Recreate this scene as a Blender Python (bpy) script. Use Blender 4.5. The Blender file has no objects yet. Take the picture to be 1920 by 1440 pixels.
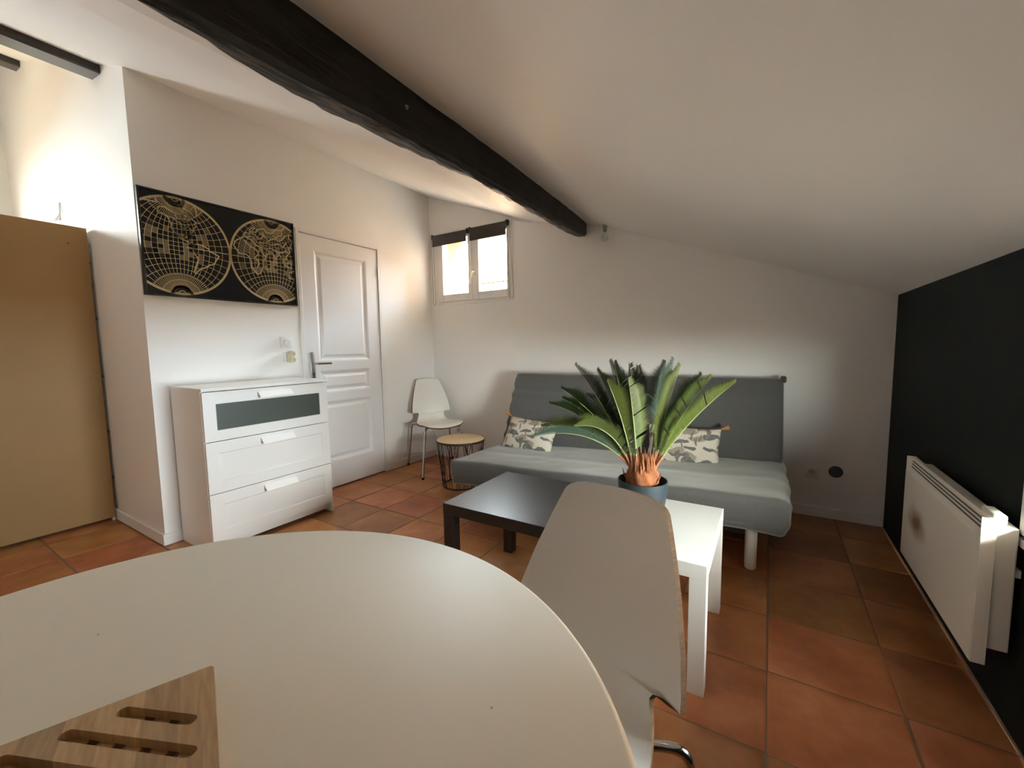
import bpy, bmesh, math, random
from mathutils import Vector, Matrix, noise
random.seed(7)
S = bpy.context.scene
C = S.collection
pi = math.pi

# ------------------------------------------------------------------ camera
cd = bpy.data.cameras.new('camera'); cam = bpy.data.objects.new('camera', cd); C.objects.link(cam)
cd.sensor_fit = 'HORIZONTAL'; cd.sensor_width = 36.0; cd.lens = 782.457 * 36.0 / 1920.0
cd.clip_start = 0.02; cd.clip_end = 200
RR = [[0.85117137, 0.52467364, -0.0149957], [-0.03397296, 0.08357834, 0.99592193], [-0.52378731, 0.84719079, -0.0889642]]
M = Matrix.Identity(4)
for i in range(3):
    M[i][0] = RR[0][i]; M[i][1] = RR[1][i]; M[i][2] = -RR[2][i]
M[2][3] = 1.155
cam.matrix_world = M
S.camera = cam

# ------------------------------------------------------------------ world, sun, exposure
SKY = 99.0; SUN = 130.0
W = bpy.data.worlds.new('sky'); S.world = W; W.use_nodes = True
nt = W.node_tree; nt.nodes.clear()
wo = nt.nodes.new('ShaderNodeOutputWorld'); bg = nt.nodes.new('ShaderNodeBackground')
tc = nt.nodes.new('ShaderNodeTexCoord'); dt = nt.nodes.new('ShaderNodeVectorMath'); dt.operation = 'DOT_PRODUCT'
cr = nt.nodes.new('ShaderNodeValToRGB'); mr_ = nt.nodes.new('ShaderNodeMapRange'); mr_.inputs[1].default_value = -1
dt.inputs[1].default_value = (0.0, -0.616, 0.788)          # towards the sun: warm haze there, cooler sky opposite
e_ = cr.color_ramp.elements; e_[0].position = 0.15; e_[0].color = (0.76, 0.935, 1.17, 1); e_[1].position = 0.85; e_[1].color = (0.97, 0.97, 0.90, 1)
nt.links.new(tc.outputs['Generated'], dt.inputs[0]); nt.links.new(dt.outputs['Value'], mr_.inputs[0]); nt.links.new(mr_.outputs[0], cr.inputs[0])
nt.links.new(cr.outputs[0], bg.inputs[0]); bg.inputs[1].default_value = SKY
nt.links.new(bg.outputs[0], wo.inputs[0])
sd = bpy.data.lights.new('sun', 'SUN'); sun = bpy.data.objects.new('sun', sd); C.objects.link(sun)
sd.energy = SUN; sd.angle = math.radians(0.6); sd.color = (1.0, 0.9, 0.76)
sun.rotation_euler = (math.radians(38), 0, 0)       # from behind the camera, high up; enters no window of the room
S.view_settings.view_transform = 'Standard'; S.view_settings.look = 'None'
S.view_settings.gamma = 1.0; S.view_settings.use_curve_mapping = False
S.view_settings.exposure = 0.0
S.cycles.max_bounces = 14; S.cycles.diffuse_bounces = 8; S.cycles.transparent_max_bounces = 16
S.cycles.sample_clamp_indirect = 12.0
S.cycles.caustics_reflective = False; S.cycles.caustics_refractive = False

def portal(name, loc, rot, sx_, sy_):
    l = bpy.data.lights.new(name, 'AREA'); l.shape = 'RECTANGLE'; l.size = sx_; l.size_y = sy_
    l.cycles.is_portal = True
    o = bpy.data.objects.new(name, l); C.objects.link(o); o.location = loc; o.rotation_euler = rot

# ------------------------------------------------------------------ material helpers
def mat(name, col, rough=0.5, metal=0.0, bump=0.0, bscale=200.0, var=0.0, vscale=5.0, spec=0.5, coat=0.0, rnd=0.0, sheen=0.0):
    m = bpy.data.materials.new(name); m.use_nodes = True
    n = m.node_tree.nodes; l = m.node_tree.links; b = n['Principled BSDF']
    b.inputs['Base Color'].default_value = (*col, 1); b.inputs['Roughness'].default_value = rough
    b.inputs['Metallic'].default_value = metal; b.inputs['Specular IOR Level'].default_value = spec
    b.inputs['Coat Weight'].default_value = coat; b.inputs['Coat Roughness'].default_value = 0.05
    if sheen: b.inputs['Sheen Weight'].default_value = sheen
    t = n.new('ShaderNodeTexCoord')
    if bump:
        z = n.new('ShaderNodeTexNoise'); z.inputs['Scale'].default_value = bscale; z.inputs['Detail'].default_value = 4
        bp = n.new('ShaderNodeBump'); bp.inputs['Strength'].default_value = bump; bp.inputs['Distance'].default_value = 0.002
        l.new(t.outputs['Object'], z.inputs['Vector']); l.new(z.outputs['Fac'], bp.inputs['Height']); l.new(bp.outputs[0], b.inputs['Normal'])
    if var or rnd:
        z = n.new('ShaderNodeTexNoise'); z.inputs['Scale'].default_value = vscale; z.inputs['Detail'].default_value = 5
        l.new(t.outputs['Object'], z.inputs['Vector'])
        h = n.new('ShaderNodeHueSaturation'); h.inputs['Color'].default_value = (*col, 1)
        mr = n.new('ShaderNodeMapRange'); mr.inputs[3].default_value = 1 - var; mr.inputs[4].default_value = 1 + var
        mr.inputs[1].default_value = 0.25; mr.inputs[2].default_value = 0.75
        l.new(z.outputs['Fac'], mr.inputs[0]); src = mr.outputs[0]
        if rnd:
            oi = n.new('ShaderNodeObjectInfo'); mm = n.new('ShaderNodeMapRange'); mm.inputs[3].default_value = 1 - rnd; mm.inputs[4].default_value = 1 + rnd
            l.new(oi.outputs['Random'], mm.inputs[0]); mu = n.new('ShaderNodeMath'); mu.operation = 'MULTIPLY'
            l.new(src, mu.inputs[0]); l.new(mm.outputs[0], mu.inputs[1]); src = mu.outputs[0]
        l.new(src, h.inputs['Value']); l.new(h.outputs[0], b.inputs['Base Color'])
    return m

def glass_mat(name, tint=(0.95, 0.97, 0.96), refl=0.06):
    m = bpy.data.materials.new(name); m.use_nodes = True
    n = m.node_tree.nodes; l = m.node_tree.links; n.clear()
    o = n.new('ShaderNodeOutputMaterial'); t = n.new('ShaderNodeBsdfTransparent'); g = n.new('ShaderNodeBsdfGlossy'); x = n.new('ShaderNodeMixShader')
    t.inputs[0].default_value = (*tint, 1); g.inputs['Roughness'].default_value = 0.02; x.inputs[0].default_value = refl
    l.new(t.outputs[0], x.inputs[1]); l.new(g.outputs[0], x.inputs[2]); l.new(x.outputs[0], o.inputs[0])
    return m

def wood_mat(name, c1, c2, rough=0.45, scale=6.0, stretch=(1, 14, 14), band=None):
    m = bpy.data.materials.new(name); m.use_nodes = True
    n = m.node_tree.nodes; l = m.node_tree.links; b = n['Principled BSDF']; b.inputs['Roughness'].default_value = rough
    t = n.new('ShaderNodeTexCoord'); mp = n.new('ShaderNodeMapping'); mp.inputs['Scale'].default_value = stretch
    z = n.new('ShaderNodeTexNoise'); z.inputs['Scale'].default_value = scale; z.inputs['Detail'].default_value = 6; z.inputs['Distortion'].default_value = 0.4
    r = n.new('ShaderNodeValToRGB'); r.color_ramp.elements[0].position = 0.3; r.color_ramp.elements[1].position = 0.72
    r.color_ramp.elements[0].color = (*c1, 1); r.color_ramp.elements[1].color = (*c2, 1)
    l.new(t.outputs['Object'], mp.inputs[0]); l.new(mp.outputs[0], z.inputs['Vector']); l.new(z.outputs['Fac'], r.inputs[0])
    out = r.outputs[0]
    if band:   # glued lamellas of slightly different tone, running along local Y
        s = n.new('ShaderNodeSeparateXYZ'); l.new(t.outputs['Object'], s.inputs[0])
        d = n.new('ShaderNodeMath'); d.operation = 'DIVIDE'; d.inputs[1].default_value = band; l.new(s.outputs['X'], d.inputs[0])
        f = n.new('ShaderNodeMath'); f.operation = 'FLOOR'; l.new(d.outputs[0], f.inputs[0])
        w = n.new('ShaderNodeTexWhiteNoise'); w.noise_dimensions = '1D'; l.new(f.outputs[0], w.inputs['W'])
        mr = n.new('ShaderNodeMapRange'); mr.inputs[3].default_value = 0.78; mr.inputs[4].default_value = 1.12; l.new(w.outputs['Value'], mr.inputs[0])
        h = n.new('ShaderNodeHueSaturation'); l.new(out, h.inputs['Color']); l.new(mr.outputs[0], h.inputs['Value']); out = h.outputs[0]
    l.new(out, b.inputs['Base Color'])
    return m

# ------------------------------------------------------------------ mesh helpers
def mesh_of(name, bm, m, smooth=None):
    me = bpy.data.meshes.new(name); bmesh.ops.recalc_face_normals(bm, faces=bm.faces)
    bm.to_mesh(me); bm.free()
    for k in (m if isinstance(m, (list, tuple)) else [m]): me.materials.append(k)
    if smooth is not None:
        me.polygons.foreach_set('use_smooth', [True] * len(me.polygons)); me.set_sharp_from_angle(angle=math.radians(smooth))
    return me

def obj(name, bm, m, parent=None, smooth=None, loc=None):
    me = bm if isinstance(bm, bpy.types.Mesh) else mesh_of(name, bm, m, smooth)
    o = bpy.data.objects.new(name, me); C.objects.link(o)
    if parent: o.parent = parent
    if loc: o.location = loc
    return o

def tag(o, label, cat, group=None):
    o['label'] = label; o['category'] = cat
    if group: o['group'] = group
    return o

def thing(name, label, cat, loc=(0, 0, 0), rz=0.0, group=None):
    o = bpy.data.objects.new(name, None); o.empty_display_size = 0.05; C.objects.link(o)
    o.location = loc; o.rotation_euler = (0, 0, rz)
    return tag(o, label, cat, group)

def struct(name, bm, m, parent=None, smooth=None):
    o = obj(name, bm, m, parent, smooth)
    if not parent: o['kind'] = 'structure'
    return o

def box(bm, x0, x1, y0, y1, z0, z1, bev=0.0, seg=2, mi=0):
    vs = [bm.verts.new(p) for p in ((x0, y0, z0), (x1, y0, z0), (x1, y1, z0), (x0, y1, z0), (x0, y0, z1), (x1, y0, z1), (x1, y1, z1), (x0, y1, z1))]
    fs = [bm.faces.new([vs[i] for i in f]) for f in ((3, 2, 1, 0), (4, 5, 6, 7), (0, 1, 5, 4), (1, 2, 6, 5), (2, 3, 7, 6), (3, 0, 4, 7))]
    for f in fs: f.material_index = mi
    if bev > 0:
        es = list({e for f in fs for e in f.edges})
        r = bmesh.ops.bevel(bm, geom=es, offset=bev, segments=seg, profile=0.5, affect='EDGES')
        for f in r['faces']: f.material_index = mi
    return bm

def B(*a, **k): return box(bmesh.new(), *a, **k)

def tube(bm, pts, r, n=10, cap=True, closed=False, mi=0):
    pts = [Vector(p) for p in pts]; rings = []; N = len(pts); up = None
    for i, p in enumerate(pts):
        a = pts[(i - 1) % N] if (i > 0 or closed) else p; b = pts[(i + 1) % N] if (i < N - 1 or closed) else p
        t = (b - a).normalized()
        if up is None:
            up = Vector((0, 0, 1)) if abs(t.z) < 0.9 else Vector((1, 0, 0))
        u = (up - t * up.dot(t)).normalized(); up = u; v = t.cross(u)
        rr = r[i] if isinstance(r, (list, tuple)) else r
        rings.append([bm.verts.new(p + u * math.cos(2 * pi * k / n) * rr + v * math.sin(2 * pi * k / n) * rr) for k in range(n)])
    for i in range(N if closed else N - 1):
        a = rings[i]; b = rings[(i + 1) % N]
        for k in range(n): bm.faces.new((a[k], a[(k + 1) % n], b[(k + 1) % n], b[k])).material_index = mi
    if cap and not closed:
        bm.faces.new(rings[0][::-1]).material_index = mi; bm.faces.new(rings[-1]).material_index = mi
    return bm

def arc(pts, r=0.03, n=5):      # round the corners of a polyline
    pts = [Vector(p) for p in pts]; out = [pts[0]]
    for i in range(1, len(pts) - 1):
        p = pts[i]; a = (pts[i - 1] - p); b = (pts[i + 1] - p); d = min(r, a.length * .45, b.length * .45)
        p0 = p + a.normalized() * d; p1 = p + b.normalized() * d
        for k in range(n + 1):
            t = k / n; out.append(p0 * (1 - t) ** 2 + p * 2 * t * (1 - t) + p1 * t * t)
    return out + [pts[-1]]

def lathe(bm, prof, n=40, c=(0, 0, 0), axis='Z', mi=0):     # prof: list of (radius, height)
    rings = []
    def P(r, z, k):
        a = 2 * pi * k / n; x, y = r * math.cos(a), r * math.sin(a)
        q = (x, y, z) if axis == 'Z' else ((z, x, y) if axis == 'X' else (y, z, x))
        return Vector(q) + Vector(c)
    for r, z in prof:
        rings.append([bm.verts.new(P(r, z, k)) for k in range(n)] if r > 1e-6 else [bm.verts.new(P(0, z, 0))])
    for a, b in zip(rings, rings[1:]):
        for k in range(n):
            k2 = (k + 1) % n
            if len(a) == 1 and len(b) == 1: continue
            if len(a) == 1: f = (a[0], b[k], b[k2])
            elif len(b) == 1: f = (a[k], a[k2], b[0])
            else: f = (a[k], a[k2], b[k2], b[k])
            bm.faces.new(f).material_index = mi
    return bm

def prism(bm, pts, f, d0, d1):      # polygon in 2D swept from depth d0 to d1 by mapping f(a, b, d)
    a = [bm.verts.new(f(p[0], p[1], d0)) for p in pts]; b = [bm.verts.new(f(p[0], p[1], d1)) for p in pts]
    bm.faces.new(a); bm.faces.new(b[::-1])
    for i in range(len(pts)): bm.faces.new((a[i], a[(i + 1) % len(pts)], b[(i + 1) % len(pts)], b[i]))
    return bm

def panel_front(bm, P, rect, panels):
    """flat front with moulded panels; P(a, z, d) maps to 3-D; panels: (a0, a1, z0, z1, [(inset, depth), ...])"""
    As = sorted({rect[0], rect[1], *[p[0] for p in panels], *[p[1] for p in panels]})
    Zs = sorted({rect[2], rect[3], *[p[2] for p in panels], *[p[3] for p in panels]})
    V = {}
    def v(a, z, d):
        k = (round(a, 5), round(z, 5), round(d, 5))
        if k not in V: V[k] = bm.verts.new(P(a, z, d))
        return V[k]
    for a0, a1 in zip(As, As[1:]):
        for z0, z1 in zip(Zs, Zs[1:]):
            ca, cz = (a0 + a1) / 2, (z0 + z1) / 2
            if any(p[0] < ca < p[1] and p[2] < cz < p[3] for p in panels): continue
            bm.faces.new((v(a0, z0, 0), v(a1, z0, 0), v(a1, z1, 0), v(a0, z1, 0)))
    for a0, a1, z0, z1, rings in panels:
        prev = [(a0, z0, 0), (a1, z0, 0), (a1, z1, 0), (a0, z1, 0)]
        # split outer edges follow the grid, so the first ring gets its own verts
        pv = [bm.verts.new(P(*q)) for q in prev]
        for ins, d in rings:
            nv = [bm.verts.new(P(a, z, d)) for a, z in ((a0 + ins, z0 + ins), (a1 - ins, z0 + ins), (a1 - ins, z1 - ins), (a0 + ins, z1 - ins))]
            for i in range(4): bm.faces.new((pv[i], pv[(i + 1) % 4], nv[(i + 1) % 4], nv[i]))
            pv = nv
        bm.faces.new(pv)
    return bm

# ------------------------------------------------------------------ materials
white_wall = mat('white_paint', (0.86, 0.85, 0.825), 0.55, bump=0.25, bscale=120)
ceil_paint = mat('ceiling_paint', (0.86, 0.85, 0.825), 0.5, bump=0.12, bscale=60)
dark_wall = mat('anthracite_paint', (0.0065, 0.0085, 0.0075), 0.75, bump=0.3, bscale=120, spec=.2)
white_trim = mat('white_gloss_paint', (0.82, 0.81, 0.79), 0.35)
white_door = mat('white_door_paint', (0.82, 0.82, 0.82), 0.32, bump=0.08, bscale=150)
white_lam = mat('white_laminate', (0.83, 0.82, 0.78), 0.3)
grout_m = mat('grout', (0.20, 0.13, 0.08), 0.9, bump=0.5, bscale=200)
black_lam = mat('black_laminate', (0.008, 0.007, 0.0065), 0.32)
blk = mat('black_plastic', (0.012, 0.012, 0.012), 0.4)
chrome = mat('chrome', (0.62, 0.6, 0.57), 0.14, metal=1.0)
steel = mat('brushed_steel', (0.55, 0.54, 0.53), 0.3, metal=1.0)
cream = mat('cream_plastic', (0.72, 0.66, 0.48), 0.35)
white_plastic = mat('white_plastic', (0.78, 0.78, 0.76), 0.35)
beige_plastic = mat('heater_enamel', (0.72, 0.70, 0.64), 0.4)
ply = wood_mat('plywood_edge', (0.085, 0.046, 0.022), (0.15, 0.088, 0.045), 0.5, 20, (1, 1, 10))
ply.node_tree.nodes['Principled BSDF'].inputs['Specular IOR Level'].default_value = .08; ply.node_tree.nodes['Principled BSDF'].inputs['Roughness'].default_value = .8
birch = wood_mat('birch_veneer', (0.60, 0.44, 0.24), (0.72, 0.55, 0.33), 0.45, 9, (1, 8, 1))
oak = wood_mat('oak_lamellas', (0.42, 0.26, 0.12), (0.58, 0.39, 0.20), 0.5, 12, (16, 1.6, 1), band=0.031)
black_wire = mat('black_wire', (0.02, 0.014, 0.01), 0.45)
pane_m = glass_mat('window_glass')

# ------------------------------------------------------------------ room shell
BY, LX, RX, FY, XL, YF = 3.35, -3.05, 0.6376, 0.953, -5.87, -2.6
PROF = [(-6.3, 3.885), (LX, 2.703), (-2.03, 2.325), (-1.75, 2.236), (-1.18, 2.112), (RX, 1.427), (1.30, 1.177)]
def ceil(x):
    for (x0, z0), (x1, z1) in zip(PROF, PROF[1:]):
        if x0 <= x <= x1: return z0 + (z1 - z0) * (x - x0) / (x1 - x0)

bm = bmesh.new()
prism(bm, PROF + [(p[0], p[1] + 0.2) for p in PROF[::-1]], lambda a, b, d: (a, d, b), YF - 0.4, BY + 0.55)
struct('ceiling', bm, ceil_paint)

def wall_xz(bm, xs, y0, y1, holes, zt):
    """wall lying along x with rectangular holes; xs = break points, zt(x) = top"""
    X = sorted({*xs, *[h[0] for h in holes], *[h[1] for h in holes]})
    for a, b in zip(X, X[1:]):
        m = (a + b) / 2; spans = [[0.0, None]]
        for h in holes:
            if h[0] < m < h[1]: spans = [[0.0, h[2]], [h[3], None]]
        for z0, z1 in spans:
            if z1 is not None and z1 - z0 < 1e-4: continue
            pts = [(a, z0), (b, z0), (b, z1 if z1 is not None else zt(b)), (a, z1 if z1 is not None else zt(a))]
            prism(bm, pts, lambda p, q, d: (p, d, q), y0, y1)
    return bm
top = lambda x: ceil(x) + 0.05
W1 = (-2.985, -2.04, 1.585, 2.315)
struct('wall_back', wall_xz(bmesh.new(), [-3.3, LX, -2.03, -1.75, -1.18, RX, 0.74], BY, BY + 0.50, [W1], top), white_wall)
# left wall (with the door opening), a leaf 0.10 thick
D0, D1, DH = 1.893, 2.666, 2.062
def wall_yz(bm, ys, x0, x1, holes, zt):
    Y = sorted({*ys, *[h[0] for h in holes], *[h[1] for h in holes]})
    for a, b in zip(Y, Y[1:]):
        m = (a + b) / 2; spans = [[0.0, zt]]
        for h in holes:
            if h[0] < m < h[1]: spans = [[0.0, h[2]], [h[3], zt]]
        for z0, z1 in spans:
            if z1 - z0 > 1e-4: box(bm, x0, x1, a, b, z0, z1)
    return bm
bm = wall_yz(bmesh.new(), [FY, BY], LX - 0.12, LX, [(D0, D1, 0.0, DH)], 2.79)
struct('wall_left', bm, white_wall)
struct('wall_alcove', wall_xz(bmesh.new(), [XL - 0.3, -4.5, LX - 0.12], FY, FY + 0.12, [], top), white_wall)
W3 = (-1.05, 0.14, 1.90, 2.72)
struct('wall_far_left', wall_yz(bmesh.new(), [YF, FY + .12], XL - 0.3, XL, [W3], 3.85), white_wall)
W2 = (0.90, 1.752, 0.585, 1.12)
bm = wall_yz(bmesh.new(), [YF, BY + .3], RX, RX + 0.09, [W2], 1.435)
struct('wall_right', bm, dark_wall)
struct('wall_front', wall_xz(bmesh.new(), [XL - .3, LX, -2.03, -1.18, RX, 0.74], YF - 0.2, YF, [], top), white_wall)

# ---- floor: grout bed with every tile a piece of its own
fl = struct('floor', B(XL - .3, RX + .3, YF - .2, BY + .32, -0.12, -0.004), grout_m)
def terracotta():
    m = bpy.data.materials.new('terracotta_tile'); m.use_nodes = True
    n = m.node_tree.nodes; l = m.node_tree.links; b = n['Principled BSDF']
    b.inputs['Roughness'].default_value = 0.42
    t = n.new('ShaderNodeTexCoord'); oi = n.new('ShaderNodeObjectInfo')
    ad = n.new('ShaderNodeVectorMath'); ad.operation = 'ADD'; l.new(t.outputs['Object'], ad.inputs[0])
    sc = n.new('ShaderNodeMath'); sc.operation = 'MULTIPLY'; sc.inputs[1].default_value = 57.0; l.new(oi.outputs['Random'], sc.inputs[0]); l.new(sc.outputs[0], ad.inputs[1])
    z = n.new('ShaderNodeTexNoise'); z.inputs['Scale'].default_value = 4.5; z.inputs['Detail'].default_value = 7; z.inputs['Roughness'].default_value = 0.6
    l.new(ad.outputs[0], z.inputs['Vector'])
    r = n.new('ShaderNodeValToRGB'); e = r.color_ramp.elements
    e[0].position = 0.28; e[0].color = (0.24, 0.084, 0.026, 1); e[1].position = 0.72; e[1].color = (0.50, 0.225, 0.088, 1)
    k = e.new(0.5); k.color = (0.375, 0.145, 0.048, 1)
    l.new(z.outputs['Fac'], r.inputs[0])
    h = n.new('ShaderNodeHueSaturation'); l.new(r.outputs[0], h.inputs['Color'])
    mr = n.new('ShaderNodeMapRange'); mr.inputs[3].default_value = 0.78; mr.inputs[4].default_value = 1.2; l.new(oi.outputs['Random'], mr.inputs[0]); l.new(mr.outputs[0], h.inputs['Value'])
    w = n.new('ShaderNodeTexWhiteNoise'); w.noise_dimensions = '1D'; l.new(sc.outputs[0], w.inputs['W'])
    m2 = n.new('ShaderNodeMapRange'); m2.inputs[3].default_value = 0.488; m2.inputs[4].default_value = 0.510; l.new(w.outputs['Value'], m2.inputs[0]); l.new(m2.outputs[0], h.inputs['Hue'])
    l.new(h.outputs[0], b.inputs['Base Color'])
    z2 = n.new('ShaderNodeTexNoise'); z2.inputs['Scale'].default_value = 30; z2.inputs['Detail'].default_value = 5; l.new(ad.outputs[0], z2.inputs['Vector'])
    bp = n.new('ShaderNodeBump'); bp.inputs['Strength'].default_value = 0.25; bp.inputs['Distance'].default_value = 0.002; l.new(z2.outputs['Fac'], bp.inputs['Height']); l.new(bp.outputs[0], b.inputs['Normal'])
    return m
terra = terracotta()
def tile_mesh(w, d, seed):
    rd = random.Random(seed); bm = bmesh.new()
    j = lambda: rd.uniform(-.0022, .0022)
    rings = []
    for ins, z in ((0, -0.009), (0, -0.003), (0.005, -0.0004), (0.02, 0.0)):
        rings.append([bm.verts.new((sx_ * (w / 2 - ins) + (j() if ins == 0 else 0), sy_ * (d / 2 - ins) + (j() if ins == 0 else 0), z)) for sx_, sy_ in ((-1, -1), (1, -1), (1, 1), (-1, 1))])
    for a, b in zip(rings, rings[1:]):
        for i in range(4): bm.faces.new((a[i], a[(i + 1) % 4], b[(i + 1) % 4], b[i]))
    bm.faces.new(rings[-1])
    return mesh_of('tile', bm, terra, 30)
XS = [0.03 - 0.339 * k for k in range(0, 19)][::-1] + [0.394, RX - .002]
YS = [1.643 + 0.354 * k for k in range(-8, 5)] + [BY - .002]
XS[0] = XL + .002
cache = {}
rest = bmesh.new()
for i, (xa, xb) in enumerate(zip(XS, XS[1:])):
    for j, (ya, yb) in enumerate(zip(YS, YS[1:])):
        if xb < LX + .01 and ya > FY: continue
        if xa < LX - .005 and xb > LX - .005: pass
        w, d = xb - xa - .007, yb - ya - .007
        if yb < -0.35 or (xb < -3.9 and yb < .3):
            box(rest, xa + .0035, xb - .0035, ya + .0035, yb - .0035, -.009, 0); continue
        k = (round(w, 3), round(d, 3), random.randrange(6))
        if k not in cache: cache[k] = tile_mesh(w, d, hash(k) % 1000)
        o = bpy.data.objects.new('tile', cache[k]); C.objects.link(o); o.parent = fl
        o.location = ((xa + xb) / 2 + random.uniform(-.0012, .0012), (ya + yb) / 2 + random.uniform(-.0012, .0012), random.uniform(-.0012, .0))
        o.rotation_euler = (random.uniform(-.0012, .0012), random.uniform(-.0012, .0012), random.uniform(-.003, .003))
box(rest, XL, RX, YF, YS[0] - .003, -.009, 0)
o = obj('far_tiles', rest, terra, fl); o['kind'] = 'stuff'

# ---- baseboards
def base(name, x0, x1, y0, y1, h=0.068): struct(name, B(x0, x1, y0, y1, 0.0, h, bev=.003), white_trim)
base('baseboard_back', LX + .014, RX - .003, BY - .013, BY)
base('baseboard_left', LX, LX + .013, D1 + .03, BY)
base('baseboard_pillar', LX, LX + .013, FY - .013, D0 - .03)
base('baseboard_alcove', XL, LX, FY - .013, FY)
base('baseboard_far_left', XL, XL + .013, YF, FY - .013)
base('baseboard_front', XL + .013, RX, YF, YF + .013)

# ------------------------------------------------------------------ windows
def casement(name, width, z0, z1, loc, rz, sashes, depth=0.06, handle_at=None, fw=0.045):
    """sashes: (x0, x1, glass x0, glass x1, glass z0, glass z1) in local x from 0..width; inside is -y"""
    r = bpy.data.objects.new(name, None); C.objects.link(r); r['kind'] = 'structure'; r.location = loc; r.rotation_euler = (0, 0, rz)
    bm = bmesh.new()
    box(bm, 0, fw, 0, depth, z0, z1, .003); box(bm, width - fw, width, 0, depth, z0, z1, .003)
    box(bm, fw, width - fw, 0, depth, z0, z0 + fw, .003); box(bm, fw, width - fw, 0, depth, z1 - fw, z1, .003)
    obj('window_frame', bm, white_trim, r)
    for k, (a, b, ga, gb, gz0, gz1) in enumerate(sashes):
        bm = bmesh.new(); s0, s1 = z0 + fw * .8, z1 - fw * .8
        box(bm, a, ga, -.016, .034, s0, s1, .004); box(bm, gb, b, -.016, .034, s0, s1, .004)
        box(bm, ga, gb, -.016, .034, s0, gz0, .004); box(bm, ga, gb, -.016, .034, gz1, s1, .004)
        sa = obj('sash', bm, white_trim, r)
        obj('pane', B(ga - .003, gb + .003, .010, .014, gz0 - .003, gz1 + .003), pane_m, sa)
        if handle_at and k == 1:
            hx, hz = handle_at; bm = bmesh.new()
            box(bm, hx - .012, hx + .012, -.026, -.016, hz - .035, hz + .025, .003)
            tube(bm, arc([(hx, -.022, hz), (hx, -.055, hz), (hx - .012, -.062, hz - .04), (hx - .03, -.06, hz - .115)], .02), [.009] * 6 + [.009] * 6 + [.007] * 2, 8)
            obj('window_handle', bm, cream, sa, 40)
    return r
w1 = casement('window_1', W1[1] - W1[0], W1[2], W1[3], (W1[0], BY - .004, 0), 0,
         [(.052, .487, .117, .439, 1.693, 2.235), (.489, .902, .566, .887, 1.693, 2.235)], handle_at=(.517, 1.885))
wl = W2[1] - W2[0]
casement('window_2', wl, W2[2], W2[3], (RX + .002, W2[1], 0), -pi / 2, [(.012, wl - .012, .04, wl - .04, W2[2] + .04, W2[3] - .06)], fw=.02)
struct('trim_1', B(RX - .014, RX + .001, W2[0], W2[1], W2[2] - .02, W2[2] + .004, .003), white_trim)
wl3 = W3[1] - W3[0]
casement('window_3', wl3, W3[2], W3[3], (XL - .1, W3[0], 0), pi / 2, [(.045, wl3 / 2, .12, wl3 / 2 - .06, W3[2] + .1, W3[3] - .1), (wl3 / 2, wl3 - .045, wl3 / 2 + .06, wl3 - .12, W3[2] + .1, W3[3] - .1)])
portal('portal_back', ((W1[0] + W1[1]) / 2, BY + .51, (W1[2] + W1[3]) / 2), (-pi / 2, 0, 0), W1[1] - W1[0], W1[3] - W1[2])
portal('portal_right', (RX + .10, (W2[0] + W2[1]) / 2, (W2[2] + W2[3]) / 2), (pi / 2, 0, pi / 2), W2[1] - W2[0], W2[3] - W2[2])
portal('portal_left', (XL - .31, (W3[0] + W3[1]) / 2, (W3[2] + W3[3]) / 2), (pi / 2, 0, -pi / 2), W3[1] - W3[0], W3[3] - W3[2])

# ---- outdoors, as far as the windows show or use it
peach = mat('peach_render', (0.34, 0.25, 0.18), 0.8, var=.12, vscale=3)
pale_ground = mat('pale_paving', (0.46, 0.36, 0.25), 0.9)
struct('ground', B(-40, 40, -40, 40, -3.4, -3.2), pale_ground)
terr = mat('dark_roof_tiles', (0.07, 0.058, 0.045), 0.85)
struct('lower_roof', B(RX + .1, RX + 3.6, -5, 6, -.2, -.05), terr)
def house(name, label, boxes, roof, m):
    r = thing(name, label, 'house', (0, 0, -3.2))
    bm = bmesh.new()
    for b_ in boxes: box(bm, *b_)
    obj('house_wall', bm, m, r)
    if roof: obj('roof', roof, mat('roof_tiles', (.40, .20, .12), .85), r)
    return r
bm = bmesh.new(); prism(bm, [(9.2, 6.05), (12, 7.0), (15, 6.0), (15, 6.2), (12, 7.25), (9.2, 6.25)], lambda a, b, d: (d, a, b), -18, 14)
house('neighbour_house', 'peach rendered house across the street behind the small window', [(-18, 14, 9.6, 14.6, 0, 6.1)], bm, peach)
house('added_side_house', 'rendered house added opposite the right hand window to shape its light', [(RX + 3.6, RX + 8, -7, 8, 0, 3.2)], None, mat('pale_render', (.26, .23, .19), .85))  # unseen house added to limit the light coming through the right window
wedge_m = bpy.data.materials.new('peach_wedge_translucent'); wedge_m.use_nodes = True
n_ = wedge_m.node_tree.nodes; n_.remove(n_['Principled BSDF']); tr_ = n_.new('ShaderNodeBsdfTranslucent'); tr_.inputs[0].default_value = (.60, .42, .28, 1)
wedge_m.node_tree.links.new(tr_.outputs[0], n_['Material Output'].inputs[0])
house('added_light_blocker', 'brown block added outside right of the small window to hold back light', [(-1.97, 3.0, BY + .57, BY + 1.5, 0, 7.0)], None, mat('blocker_brown', (.20, .13, .085), .85))  # unseen block added outdoors to keep light off the left wall near the corner
bm = bmesh.new(); prism(bm, [(-2.89, 2.30), (-2.66, 2.30), (-2.70, 2.21), (-2.80, 2.08), (-2.85, 2.015), (-2.875, 2.005)], lambda a, b, d: (a, d, b), BY + .085, BY + .088)  # made-up translucent wedge just behind the glass, shaped to fill the pane's corner
tag(obj('peach_wedge', bm, wedge_m), 'made-up peach wedge filling the upper corner of the left window pane', 'wedge')


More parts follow.
